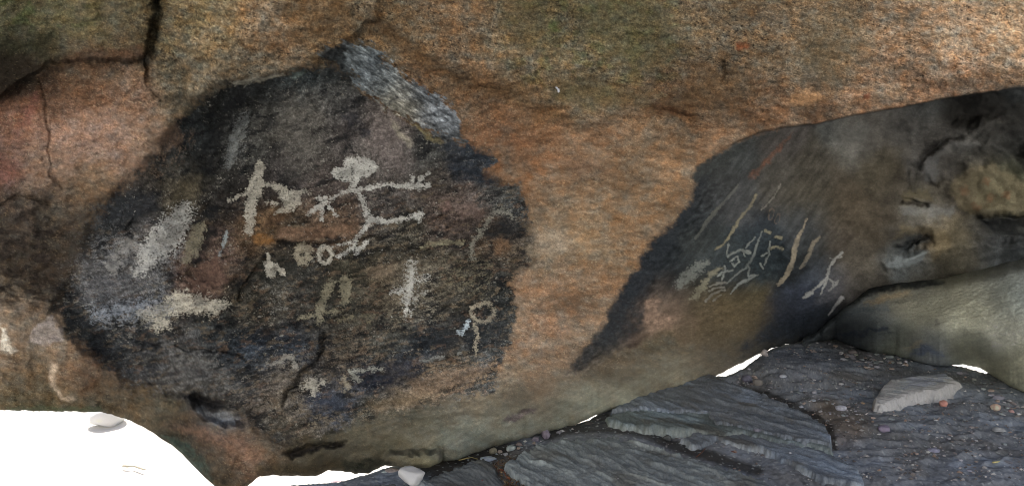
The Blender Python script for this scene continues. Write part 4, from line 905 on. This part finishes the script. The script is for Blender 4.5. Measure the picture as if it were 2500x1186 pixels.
# sunlit sand outside, one sheet to the horizon
SANDZ = -1.35
def sand_mat():
    m = bpy.data.materials.new('pale_sand'); m.use_nodes = True; nt = m.node_tree; b = nt.nodes['Principled BSDF']
    b.inputs['Roughness'].default_value = .95
    tc = nt.nodes.new('ShaderNodeTexCoord')
    n1 = nt.nodes.new('ShaderNodeTexNoise'); n1.inputs['Scale'].default_value = 1.3; n1.inputs['Detail'].default_value = 6
    n2 = nt.nodes.new('ShaderNodeTexNoise'); n2.inputs['Scale'].default_value = 22; n2.inputs['Detail'].default_value = 5
    for n in (n1, n2): nt.links.new(tc.outputs['Object'], n.inputs['Vector'])
    r1 = nt.nodes.new('ShaderNodeValToRGB'); r1.color_ramp.elements[0].position = .3; r1.color_ramp.elements[0].color = (.76, .74, .69, 1); r1.color_ramp.elements[1].position = .7; r1.color_ramp.elements[1].color = (.84, .83, .79, 1)
    r2 = nt.nodes.new('ShaderNodeValToRGB'); r2.color_ramp.elements[0].position = .24; r2.color_ramp.elements[0].color = (.35, .36, .33, 1); r2.color_ramp.elements[1].position = .31; r2.color_ramp.elements[1].color = (1, 1, 1, 1)
    nt.links.new(n1.outputs['Fac'], r1.inputs['Fac']); nt.links.new(n2.outputs['Fac'], r2.inputs['Fac'])
    mx = nt.nodes.new('ShaderNodeMix'); mx.data_type = 'RGBA'; mx.blend_type = 'MULTIPLY'; mx.inputs[0].default_value = 1
    nt.links.new(r1.outputs['Color'], mx.inputs[6]); nt.links.new(r2.outputs['Color'], mx.inputs[7]); nt.links.new(mx.outputs[2], b.inputs['Base Color'])
    bp = nt.nodes.new('ShaderNodeBump'); bp.inputs['Strength'].default_value = .25; bp.inputs['Distance'].default_value = .03
    nt.links.new(n2.outputs['Fac'], bp.inputs['Height']); nt.links.new(bp.outputs['Normal'], b.inputs['Normal'])
    return m
sx = np.concatenate([np.array([-900, -300, -100, -40]), np.linspace(-20, 30, 101), np.array([50, 100, 300, 900])]).astype(F)
sy = np.concatenate([np.array([-900, -300, -100, -40]), np.linspace(-20, 40, 121), np.array([60, 120, 300, 900])]).astype(F)
SX, SY = np.meshgrid(sx, sy)
SZ = SANDZ + .05 * fbm(SX / 2.2, SY / 2.2, 141, 3) * (np.abs(SX) < 35)
SZ = SZ + 9.0 * ss(-1.2, -10, SY)          # unseen bank added behind the camera to bounce sunlight into the shelter
sand = add_mesh('sand', np.stack([SX, SY, SZ], -1), grid_quads(*SX.shape).reshape(-1, 4)[:, ::-1], None, sand_mat())
tag(sand, 'sun-bleached white sand outside the shelter', None, None, 'structure')

# ------------------------------------------------------------------ bedrock slabs and the loose flat stone
def slab(name, label, cat, pts, z0, thick, colf, edge=5, relief=.012, gdeg=-53, step=1.6, group=None, mat=None, tilt=(0, 0), rough=6, curv=0.0):
    pts = np.asarray(pts, F)
    x0, y0 = pts.min(0) - 10; x1, y1 = pts.max(0) + 10
    gx, gy = np.meshgrid(np.arange(x0, x1, step, dtype=F), np.arange(y0, y1, step, dtype=F))
    ex = gx + rough * .75 * fbm(gx / 24, gy / 16, 151, 4, .6); ey = gy + rough * .6 * fbm(gx / 24, gy / 16, 153, 4, .6)
    sd = poly_sd(ex, ey, pts)
    P = on_plane(gx, gy, z0)
    cxy = on_plane(pts[:, 0].mean(), pts[:, 1].mean(), z0)
    u, v = rot(P[..., 0], P[..., 1], gdeg)
    lay = fbm((u + .1 * fbm(u / .4, v / .3, 154, 2)) / .42, (v + .03 * fbm(u / .3, v / .3, 156, 2)) / .06, 155, 4, .6)
    drop = 1 - ss(0, edge, sd)
    h = relief * (1 - .8 * drop) * (.5 * lay + .55 * fbm(u / .35, v / .16, 157, 4, .62) + .25 * gn(u / .03, v / .015, 159))
    tz = z0 + h + tilt[0] * (P[..., 0] - cxy[0]) + tilt[1] * (P[..., 1] - cxy[1])
    tz = tz - curv * np.exp(-np.maximum(sd, 0) / 30)
    bottom = -.012
    z = tz * (1 - drop) + np.maximum(bottom, tz - thick - .03) * drop if thick < 1 else tz
    P[..., 2] = z
    cc = colf(gx, gy, P[..., 0], P[..., 1], sd, u, v, lay, drop)
    keep = (sd[:-1, :-1] > -1.5) & (sd[1:, 1:] > -1.5)
    vv, qq, c3 = compact(P.reshape(-1, 3), grid_quads(*gx.shape)[keep], np.clip(cc / np.array([.330, .308, .302], F), .01, .65).reshape(-1, 3))
    loc = (float(cxy[0]), float(cxy[1]), 0.0)
    o = add_mesh(name, vv - np.array(loc, F), qq, c3, mat or M_SLAB); o.location = loc
    tag(o, label, cat, group)
    return o
def schist(base, face, hi):
    def f(gx, gy, X, Y, sd, u, v, lay, drop):
        c = np.broadcast_to(lin(base), gx.shape + (3,)).copy()
        n = fbm(u / .5, v / .3, 161, 3)
        c = mixc(c, np.broadcast_to(lin(hi), c.shape), ss(.1, 1.1, n + .35 * lay) * .7)
        c = mixc(c, np.broadcast_to(lin((66, 62, 56)), c.shape), ss(.2, 1.0, fbm(u / .3, v / .2, 163, 2)) * .6)
        c = c * np.exp(.16 * lay + .12 * fbm(u / .22, v / .09, 164, 4, .65) + .15 * gn(u / .05, v / .012, 165) + .14 * white(gx, gy))[..., None]
        c = mixc(c, np.broadcast_to(lin((58, 58, 58)), c.shape) * np.exp(.3 * gn(gx / 9, gy / 5, 168))[..., None], ss(.1, .9, drop) * (.8 if face is None else .2))
        if face is not None:
            m = ss(9, 2, sd) * ss(-.6, .5, fbm(gx / 60, gy / 60, 169, 2)) * .75
            c = mixc(c, lin(face) * np.clip(1 + .35 * gn(gx / 8, gy / 4, 171), .5, 1.5)[..., None], m * .85)
        return c
    return f
slab('rock_slab', 'uppermost dark layered slab emerging from under the boulder', 'rock slab',
     [(1480,1005),(1560,950),(1640,925),(1720,905),(1762,920),(1812,937),(1866,958),(1928,985),(1968,1002),(2018,1033),(2028,1058),(2034,1086),(1965,1078),(1900,1064),(1832,1046),(1790,1037),(1744,1027),(1726,1005),(1630,1004),(1570,997)], 0.060, .06, schist((82,84,88), None, (104,110,122)), 5, .018)
slab('rock_slab', 'middle slab with a pale broken front edge', 'rock slab',
     [(1470,1012),(1560,985),(1660,985),(1740,1000),(1830,1030),(1900,1050),(2020,1075),(2046,1105),(1960,1092),(1890,1080),(1828,1064),(1794,1060),(1700,1058),(1640,1052),(1590,1046),(1530,1040),(1480,1030)], .042, .05, schist((74,78,78), (130,132,128), (96,104,110)), 9, .012)
slab('rock_slab', 'lower thin slab with a whitish front edge beside twig litter', 'rock slab',
     [(1650,1066),(1700,1052),(1800,1052),(1900,1070),(2000,1090),(2090,1130),(2120,1186),(2000,1170),(1930,1130),(1862,1098),(1840,1094),(1790,1084),(1750,1072),(1720,1086),(1690,1090)], .03, .05, schist((78,80,84), (138,140,142), (100,106,116)), 8, .012)
slab('rock_slab', 'broad foreground slab with ripple-like grain', 'rock slab',
     [(1225,1140),(1244,1112),(1296,1092),(1336,1078),(1400,1064),(1500,1060),(1580,1076),(1640,1098),(1700,1116),(1770,1132),(1850,1158),(1920,1190),(2000,1240),(2010,1345),(1180,1345),(1250,1240),(1290,1186)], .060, .06, schist((88,90,90), None, (112,114,112)), 6, .020)
slab('rock_slab', 'grey slab under the white chunk, left of the leaf litter', 'rock slab',
     [(830,1196),(860,1184),(960,1176),(1040,1165),(1090,1146),(1150,1120),(1180,1115),(1212,1140),(1240,1190),(1260,1240),(1180,1345),(640,1345),(760,1240)], .03, .05, schist((74,74,74), None, (106,108,108)), 6, .014)

def pale_flag(gx, gy, X, Y, sd, u, v, lay, drop):
    c = np.broadcast_to(lin((116, 116, 124)), gx.shape + (3,)).copy()
    yl = gy - np.interp(gx, [2120,2150,2240,2300,2362], [985,990,966,955,925])
    low = ss(-30, -8, yl + 6 * lay)
    c = mixc(c, np.broadcast_to(lin((176, 180, 186)), c.shape), low * .85)
    c = mixc(c, np.broadcast_to(lin((150, 140, 122)), c.shape), low * ss(2235, 2275, gx) * .7)
    c = mixc(c, np.broadcast_to(lin((150, 156, 164)), c.shape), ss(70, 0, seg_dist(gx, gy, [(2125,985),(2160,930)])) * .6)
    return c * np.exp(.14 * lay + .14 * gn(gx / 4, gy / 3, 181) + .12 * white(gx, gy))[..., None]
slab('flat_stone', 'long pale flat stone with a light chipped lower edge lying on the dusty floor', 'stone',
     [(2124,984),(2128,962),(2142,938),(2162,918),(2186,907),(2240,902),(2306,894),(2330,908),(2362,924),(2352,936),(2332,946),(2298,956),(2262,962),(2238,966),(2204,978),(2178,988),(2150,994),(2130,992)], .075, .085, pale_flag, 15, .011, -20, 1.0, None, M_STONE, (0, 0), 4, .014)

# ------------------------------------------------------------------ loose stones
import bmesh
def stone_mesh(name, seed, flat=.6, angular=.3, col=(90, 90, 92), var=.25, subdiv=3, elong=1.0):
    bm = bmesh.new(); bmesh.ops.create_icosphere(bm, subdivisions=subdiv, radius=1.0)
    r = np.random.RandomState(seed)
    co = np.array([v.co[:] for v in bm.verts], F)
    if angular > 0:                                        # cut facets
        for k in range(int(5 + angular * 10)):
            n = r.normal(size=3); n /= np.linalg.norm(n); d = .62 + .3 * r.rand() * (1.2 - angular)
            s = co @ n; m = s > d
            co[m] -= np.outer(s[m] - d, n) * .93
    co *= (1 + .06 * fbm(co[:, 0] * 1.5 + seed, co[:, 1] * 1.5 + co[:, 2], 201, 2))[:, None]
    co += .02 * gn(co[:, 0] * 7 + seed, co[:, 1] * 7 + co[:, 2] * 5, 203)[:, None] * co
    co *= np.array([elong, 1.0, flat], F)
    fa = np.array([[v.index for v in f.verts] for f in bm.faces], np.int32); bm.free()
    base = lin(col)[None] * np.clip(1 + var * (gn(co[:, 0] * 2 + seed, co[:, 1] * 2, 205) + .6 * gn(co[:, 0] * 6, co[:, 1] * 6 + seed + co[:, 2] * 6, 207)), .4, 1.8)[:, None]
    co[:, 2] += flat * .75
    me = add_mesh(name, co, None, np.clip(base / np.array([.31, .31, .31], F), .01, .8), M_STONE, None, True, fa)
    return me
def place_stone(name, label, cat, px, py, w, col, seed, flat=.6, angular=.3, rz=0., elong=1.0, z=0.0, group=None, var=.25, plane=0.0, tilt=0.0):
    p = on_plane(px, py, plane)
    o = stone_mesh(name, seed, flat, angular, col, var, 3 if w > 20 else 2, elong)
    d = math.hypot(p[0], p[1]); d = math.sqrt(d * d + 2)
    s = w * .5 * d / FOC / max(elong, 1)
    zz = plane + z + (float(floor_z(np.array([p[0]]), np.array([p[1]]))[0]) if plane == 0.0 else 0)
    o.location = (float(p[0]), float(p[1]), zz); o.scale = (s, s, s); o.rotation_euler = (tilt, 0, rz)
    tag(o, label, cat, group)
    return o
STONES = [
 ('white_stone', 'whitish angular chunk with a brown top under the boulder lip', 1007, 1176, 74, (150,158,156), 1, .72, .75, .2, 1.15),
 ('stone', 'flat blue-grey slate piece below the boulder edge', 1191, 1116, 44, (124,130,144), 2, .3, .6, -.2, 1.5),
 ('stone', 'rounded tan pebble behind the flat slate piece', 1203, 1101, 22, (96,92,80), 3, .8, .2, 0, 1.1),
 ('stone', 'tiny tan pebble beside the rounded tan one', 1223, 1101, 9, (92,88,78), 4, .9, .2, 0, 1),
 ('stone', 'pale angular stone tucked under the boulder edge', 1248, 1098, 26, (120,126,124), 5, .7, .6, .5, 1.2),
 ('stone', 'brownish stone right of the pale angular one', 1268, 1086, 18, (96,88,86), 6, .7, .5, .1, 1.2),
 ('stone', 'mauve-grey block wedged under the boulder', 1333, 1068, 26, (98,92,102), 7, .9, .6, .2, 1.0),
 ('stone', 'dark stone left of the wedged mauve block', 1308, 1074, 22, (88,84,90), 8, .7, .5, .4, 1.2),
 ('stone', 'long flat grey-pink stone behind the white chunk', 958, 1149, 34, (118,110,108), 9, .4, .5, .1, 1.7),
 ('stone', 'small greenish-white stone left of the long flat one', 938, 1152, 14, (130,142,138), 10, .5, .5, .3, 1.3),
 ('stone', 'dark square block at the slab step', 1623, 1052, 22, (66,66,68), 11, 1.0, .9, .2, 1.0),
 ('stone', 'dark block below the square one at the slab step', 1630, 1074, 24, (60,62,62), 12, .9, .8, .6, 1.1),
 ('stone', 'small dark stone at the little rubble gap', 1438, 1038, 28, (56,54,52), 13, .5, .3, 0, 1.6),
 ('stone', 'dark round stone beside the bright gap', 1823, 934, 25, (74,74,84), 14, .8, .2, 0, 1.1),
 ('stone', 'grey round stone right of the dark one', 1850, 941, 23, (86,84,82), 15, .8, .2, 0, 1.1),
 ('stone', 'upright grey block in the bright gap', 1866, 882, 20, (116,112,112), 16, 1.1, .9, .2, 1.0),
 ('pebble', 'light grey oval pebble on the left of the floor', 1911, 933, 17, (118,122,130), 17, .6, .0, .2, 1.4),
 ('pebble', 'large grey round pebble in the middle of the floor', 2053, 1005, 25, (116,118,126), 18, .65, .0, .2, 1.3),
 ('pebble', 'small pale pebble beside the slab rim', 1956, 994, 12, (112,114,122), 19, .7, .3, .2, 1.1),
 ('pebble', 'tiny tan pebble left of the flat stone', 2107, 989, 9, (126,112,92), 20, .7, .3, .2, 1.1),
 ('pebble', 'purple-grey round stone beside a dark pit', 2159, 1056, 26, (94,88,102), 21, .75, .1, .2, 1.2),
 ('pebble', 'flat mauve pebble low on the floor', 2277, 1101, 31, (104,104,116), 22, .4, .3, .1, 1.5),
 ('pebble', 'reddish stone below the flat stone', 2304, 988, 24, (140,100,92), 23, .7, .4, .7, 1.3),
 ('pebble', 'pinkish pale stone at the right', 2431, 1002, 21, (150,124,112), 24, .75, .4, .3, 1.2),
 ('pebble', 'small pink pebble right of the pale one', 2469, 1006, 11, (124,102,100), 25, .7, .3, .2, 1.1),
 ('pebble', 'grey broad stone at the right', 2436, 976, 25, (96,96,104), 26, .5, .2, .1, 1.4),
 ('stone', 'light angular stone half buried at the right', 2440, 1055, 30, (104,106,108), 27, .5, .6, .4, 1.4),
 ('pebble', 'whitish pebble tucked under the flat stone', 2238, 979, 22, (132,136,132), 28, .5, .2, .2, 1.6),
 ('pebble', 'pale pebble at the right tip of the flat stone', 2378, 928, 9, (132,132,126), 29, .7, .2, .2, 1.1),
 ('pebble', 'long flat chip in the middle of the floor', 2029, 1036, 19, (96,90,88), 30, .3, .5, -.8, 2.0),
 ('stone', 'angular grey chip on the middle slab', 1851, 1053, 23, (84,84,92), 31, .6, .7, .3, 1.3),
 ('pebble', 'flat pebble near the far corner of the floor', 2121, 884, 17, (96,98,104), 32, .5, .2, .1, 1.6),
 ('pebble', 'tiny white pebble under the pale boulder', 2160, 873, 7, (134,134,134), 33, .7, .2, 0, 1),
 ('pebble', 'pale pebble below the far corner gravel', 2090, 861, 9, (120,124,118), 34, .7, .4, 0, 1.2),
 ('pebble', 'upright grey pebble near the slab corner', 1985, 983, 17, (108,112,118), 35, .5, .2, .5, 1.4),
 ('pebble', 'tiny white dot on the lower slab, upper of two', 1907, 1075, 7, (190,190,180), 36, .6, .2, 0, 1.1),
 ('pebble', 'tiny white dot on the lower slab, lower of two', 1929, 1104, 7, (190,192,184), 37, .6, .2, 0, 1.3),
 ('pebble', 'tiny white fleck on the foreground slab, left one', 1501, 1168, 5, (210,210,205), 38, .6, .0, 0, 1.3),
 ('pebble', 'tiny white fleck on the foreground slab, right one', 1509, 1167, 5, (210,210,205), 39, .6, .0, 0, 1.3),
 ('pebble', 'tiny white pebble in the middle of the floor', 2114, 1017, 4, (190,190,184), 40, .7, .0, 0, 1),
]
SLABZ = {36: .03, 37: .03, 38: .06, 39: .06, 31: .042, 1: .03, 2: .0}
for nm, lb, px, py, w, cl, sd_, fl_, an, rz, el in STONES:
    pl = SLABZ.get(sd_, 0.0)
    place_stone(nm, lb, 'pebble' if nm == 'pebble' else 'stone', px, py, w, cl, sd_, fl_, an, rz, el, plane=pl, z=-.004)
# stones out on the sand
place_stone('stone', 'whitish rounded stone with a brown stain on the bright sand', 'stone', 268, 1034, 74, (170,158,142), 51, .95, .1, .2, 1.45, plane=SANDZ, z=-.02)
place_stone('stone', 'mauve stone on the bright sand below the boulder', 'stone', 817, 1179, 31, (140,124,130), 52, .45, .4, .1, 1.8, plane=SANDZ)
place_stone('stone', 'small blue-grey stone on the bright sand', 'stone', 690, 1181, 13, (120,130,146), 53, .6, .3, 0, 1.2, plane=SANDZ)
place_stone('stone', 'small dark chip on the bright sand', 'stone', 779, 1174, 12, (100,104,112), 54, .5, .5, 0, 1.4, plane=SANDZ)

# pebbles one could count but not tell apart
protos = []
for k in range(6):
    o = stone_mesh('pebble', 300 + k, .6, .15 + .5 * (k % 3) / 2, [(112,112,118),(98,93,92),(128,128,130),(84,84,88),(116,106,100),(104,110,112)][k], .25, 2, 1.0 + .4 * (k % 2))
    protos.append(o)
used = [False] * 6
pr = np.random.RandomState(11)
ZONES = [([(2050,838),(2120,852),(2200,868),(2230,885),(2180,905),(2110,905),(2060,880),(2030,850)], 60, (5, 14)),
         ([(1870,950),(1950,935),(2080,930),(2130,940),(2120,1000),(2080,1030),(2000,1010),(1940,980)], 70, (3, 10)),
         ([(2060,960),(2490,990),(2490,1170),(2260,1160),(2080,1050)], 50, (3, 9)),
         ([(2330,910),(2420,922),(2490,970),(2480,1010),(2390,980),(2370,940)], 28, (4, 10)),
         ([(1880,862),(1960,842),(2020,835),(2040,850),(1960,870),(1900,880)], 22, (3, 9)),
         ([(1770,930),(1830,912),(1850,930),(1840,945)], 12, (4, 9)),
         ([(1180,1110),(1300,1075),(1400,1050),(1380,1060),(1290,1090),(1240,1110)], 16, (4, 11))]
for poly, n, (lo, hi) in ZONES:
    poly = np.asarray(poly, F); c = 0
    while c < n:
        px = pr.uniform(poly[:, 0].min(), poly[:, 0].max()); py = pr.uniform(poly[:, 1].min(), poly[:, 1].max())
        if not inside(np.array([px], F), np.array([py], F), poly)[0]: continue
        k = pr.randint(6)
        o = protos[k] if not used[k] else protos[k].copy()
        if used[k]: COL.objects.link(o)
        used[k] = True
        p = on_plane(px, py, 0.0); w = (lo + (hi - lo) * pr.rand() ** 2.0) * 1.25
        s = w * .5 * math.sqrt(float(p[0]) ** 2 + float(p[1]) ** 2 + 2) / FOC
        o.location = (float(p[0]), float(p[1]), float(floor_z(np.array([p[0]]), np.array([p[1]]))[0]) - .1 * s)
        o.scale = (s, s * pr.uniform(.7, 1.1), s * pr.uniform(.7, 1.1)); o.rotation_euler = (0, 0, pr.uniform(0, 6.28))
        tag(o, 'little dull grey pebble scattered in the dust of the shelter floor', 'pebble', 'small grey pebbles scattered on the shelter floor')
        c += 1

# grit nobody could count, one object
gr_ = np.random.RandomState(21)
octv = np.array([(1,0,0),(-1,0,0),(0,1,0),(0,-1,0),(0,0,1),(0,0,-1)], F)
octf = np.array([(0,2,4),(2,1,4),(1,3,4),(3,0,4),(2,0,5),(1,2,5),(3,1,5),(0,3,5)])
NG = 5200
gpx = gr_.uniform(1120, 2520, NG).astype(F); gpy = (850 + 330 * gr_.rand(NG)).astype(F)
okg = (gpy > fe(gpx) + 4) & (fbm(gpx / 70, gpy / 40, 211, 2) + .5 * gr_.rand(NG) > .12) & ~((gpx < 1960) & (gpy > 1070 + .2 * (gpx - 1640)) & (gr_.rand(NG) > .12))
gpx, gpy = gpx[okg], gpy[okg]; n_ = len(gpx)
gp_ = on_plane(gpx, gpy, 0.0); gz_ = floor_z(gp_[:, 0], gp_[:, 1])
gs_ = (.003 + .010 * gr_.rand(n_) ** 3).astype(F)
jit_ = 1 + .45 * gr_.randn(n_, 6, 3).astype(F) * .6
gv_ = octv[None] * jit_ * gs_[:, None, None] * np.array([1.2, 1, .75], F)
gv_ = gv_ + np.stack([gp_[:, 0], gp_[:, 1], gz_ + gs_ * .3], -1)[:, None]
gt_ = (octf[None] + 6 * np.arange(n_)[:, None, None]).reshape(-1, 3)
gcol_ = np.array([lin(c_) for c_ in ((100,98,98),(78,74,72),(124,122,120),(96,84,76),(60,58,58),(140,138,134))])[gr_.choice(6, n_, p=[.3,.25,.15,.15,.1,.05])] / .31
gravel = add_mesh('gravel', gv_.reshape(-1, 3), None, np.clip(np.repeat(gcol_, 6, 0), .01, .8), M_STONE, None, False, gt_)
tag(gravel, 'fine grit and crumbs of rock scattered over the shelter floor', 'gravel', None, 'stuff')

# ------------------------------------------------------------------ twigs, leaves, litter
def tube(name, pts, r, col, mat=M_STONE):
    pts = np.asarray(pts, F); n = len(pts); k = 6; V_ = []; 
    for i in range(n):
        t = pts[min(i + 1, n - 1)] - pts[max(i - 1, 0)]; t /= np.linalg.norm(t) + 1e-9
        a = np.cross(t, (0, 0, 1)); a /= np.linalg.norm(a) + 1e-9; b = np.cross(a, t)
        rr = r * (1 - .5 * i / n) * (1 + .25 * math.sin(i * 2.3))
        for j in range(k): V_.append(pts[i] + rr * (a * math.cos(j * 2 * math.pi / k) + b * math.sin(j * 2 * math.pi / k)))
    Q = [[i * k + j, i * k + (j + 1) % k, (i + 1) * k + (j + 1) % k, (i + 1) * k + j] for i in range(n - 1) for j in range(k)]
    return add_mesh(name, np.array(V_), Q, np.broadcast_to(lin(col) / LIGHT, (len(V_), 3)), mat)
def twig(name, label, ppts, z, r, col):
    P = np.array([on_plane(a, b, z) for a, b in ppts]); P[:, 2] += r
    loc = P[0].copy()
    o = tube(name, P - loc, r, col); o.location = [float(c) for c in loc]
    return tag(o, label, 'twig')
twig('twig', 'thin grey curved twig lying on the bright sand', [(300,1139),(312,1140),(326,1139),(338,1143),(350,1147),(355,1148)], SANDZ + .02, .011, (150,144,130))
twig('twig', 'short yellowish straw stick low on the right of the floor', [(2424,1130),(2434,1129),(2440,1127)], .015, .005, (170,160,110))
twig('twig', 'thin dry straw under the boulder edge', [(1120,1124),(1140,1119),(1152,1117),(1166,1121)], .03, .0035, (120,108,74))
twig('twig', 'thin rust-brown stick beside the pale slab edge', [(1700,1116),(1716,1102),(1722,1094)], .05, .003, (84,58,46))
def leaf(name, label, px, py, w, col, seed, z=.02):
    r = np.random.RandomState(seed); p = on_plane(px, py, z); s = w * math.sqrt(float(p[0]) ** 2 + float(p[1]) ** 2 + 2) / FOC * .5
    n = 9; V_ = []
    for i in range(n):
        t = i / (n - 1); wd = math.sin(t * math.pi) ** .8 * .38 * (1 + .12 * r.randn())
        zc = .25 * math.sin(t * 3) + .1 * r.rand()
        V_ += [(t * 2 - 1, -wd, zc + .12), (t * 2 - 1, 0, zc), (t * 2 - 1, wd, zc + .16)]
    Q = [[i * 3 + j, i * 3 + j + 1, i * 3 + j + 4, i * 3 + j + 3] for i in range(n - 1) for j in range(2)]
    a = r.uniform(0, 6.28)
    o = add_mesh(name, np.array(V_) * s, Q, np.broadcast_to(lin(col) / LIGHT, (len(V_), 3)), M_STONE)
    o.location = [float(p[0]), float(p[1]), float(p[2])]; o.rotation_euler = (0, 0, a)
    return tag(o, label, 'leaf')
leaf('fallen_leaf', 'bright orange curled leaf in the litter at the bottom edge', 1281, 1172, 20, (200,90,34), 1, .03)
leaf('fallen_leaf', 'small orange leaf above the curled orange one', 1268, 1148, 10, (176,104,44), 2, .03)
leaf('fallen_leaf', 'small red-brown leaf left of the litter', 1178, 1172, 8, (120,56,46), 3, .045)
leaf('fallen_leaf', 'dark red-brown leaf on the lower slab', 1790, 1104, 12, (92,58,52), 4, .04)
leaf('fallen_leaf', 'pale brown dry leaf beside the slab corner', 2020, 1032, 14, (112,96,86), 5, .03)
# litter: crumbs nobody could count
lr = np.random.RandomState(5)
lp = np.asarray([(1205,1130),(1240,1112),(1275,1130),(1300,1186),(1310,1215),(1240,1215),(1225,1170)], F)
Vl, Tl, Cl = [], [], []
while len(Tl) < 900:
    px = lr.uniform(1200, 1312); py = lr.uniform(1105, 1215)
    if not inside(np.array([px], F), np.array([py], F), lp)[0]: continue
    p = on_plane(px, py, .035); s = lr.uniform(.004, .012); a = lr.uniform(0, 6.28)
    b = len(Vl)
    d = np.array([math.cos(a), math.sin(a), lr.uniform(-.5, .5)]) * s * lr.uniform(1, 2.5); e = np.array([-math.sin(a), math.cos(a), lr.uniform(0, 1.2)]) * s * .5
    Vl += [p - d, p + d, p + e]; Tl.append([b, b + 1, b + 2])
    cl = lin([(74, 60, 46), (96, 80, 60), (52, 44, 38), (120, 104, 80), (104, 62, 42)][lr.randint(5)]) / LIGHT
    Cl += [cl] * 3
lt = add_mesh('leaf_litter', np.array(Vl), None, np.array(Cl), M_STONE, None, False, np.array(Tl))
tag(lt, 'brown crumbly leaf litter in the cleft beside the foreground slab', 'leaf litter', None, 'stuff')

# white fleck on the brow
painting(boulder, 'white_fleck', 'small white fleck on the orange brow', [('l', [(1358, 213), (1362, 219), (1365, 226)], [4, 5, 3])], (214, 214, 220), .95, 1.8, .2)

# ================================================================== camera, light
cam = bpy.data.cameras.new('camera'); co = bpy.data.objects.new('camera', cam); COL.objects.link(co)
co.location = (0, 0, CAM_H); co.rotation_euler = (math.pi / 2 + PITCH, 0, 0)
cam.sensor_fit = 'HORIZONTAL'; cam.angle = 2 * math.atan(1250 / FOC)
cam.clip_start = .05; cam.clip_end = 3000
scene.camera = co
SUN_EL, SUN_AZ = 50.0, -20.0     # degrees; azimuth from +Y towards +X, behind the boulder and a little left
world = bpy.data.worlds.new('World'); scene.world = world; world.use_nodes = True
nt = world.node_tree; bg = nt.nodes['Background']
sky = nt.nodes.new('ShaderNodeTexSky'); sky.sky_type = 'NISHITA'; sky.sun_disc = False
sky.sun_elevation = R_(SUN_EL); sky.sun_rotation = R_(SUN_AZ); sky.dust_density = 4.0; sky.air_density = 1.0; sky.ozone_density = 1.0
nt.links.new(sky.outputs['Color'], bg.inputs['Color']); bg.inputs['Strength'].default_value = .15
sl = bpy.data.lights.new('sun', 'SUN'); so = bpy.data.objects.new('sun', sl); COL.objects.link(so)
sl.energy = 5.0; sl.angle = R_(.5); sl.color = (1, .95, .87)
az, el_ = R_(SUN_AZ), R_(SUN_EL)
import mathutils
to_sun = mathutils.Vector((math.sin(az) * math.cos(el_), math.cos(az) * math.cos(el_), math.sin(el_)))
so.rotation_euler = (-to_sun).to_track_quat('-Z', 'Y').to_euler(); so.location = (-4, 12, 12)
scene.view_settings.view_transform = 'Standard'; scene.view_settings.look = 'None'; scene.view_settings.exposure = 0; scene.view_settings.gamma = 1
scene.render.engine = 'CYCLES'
scene.cycles.filter_width = 0.9
scene.cycles.denoising_prefilter = 'ACCURATE'
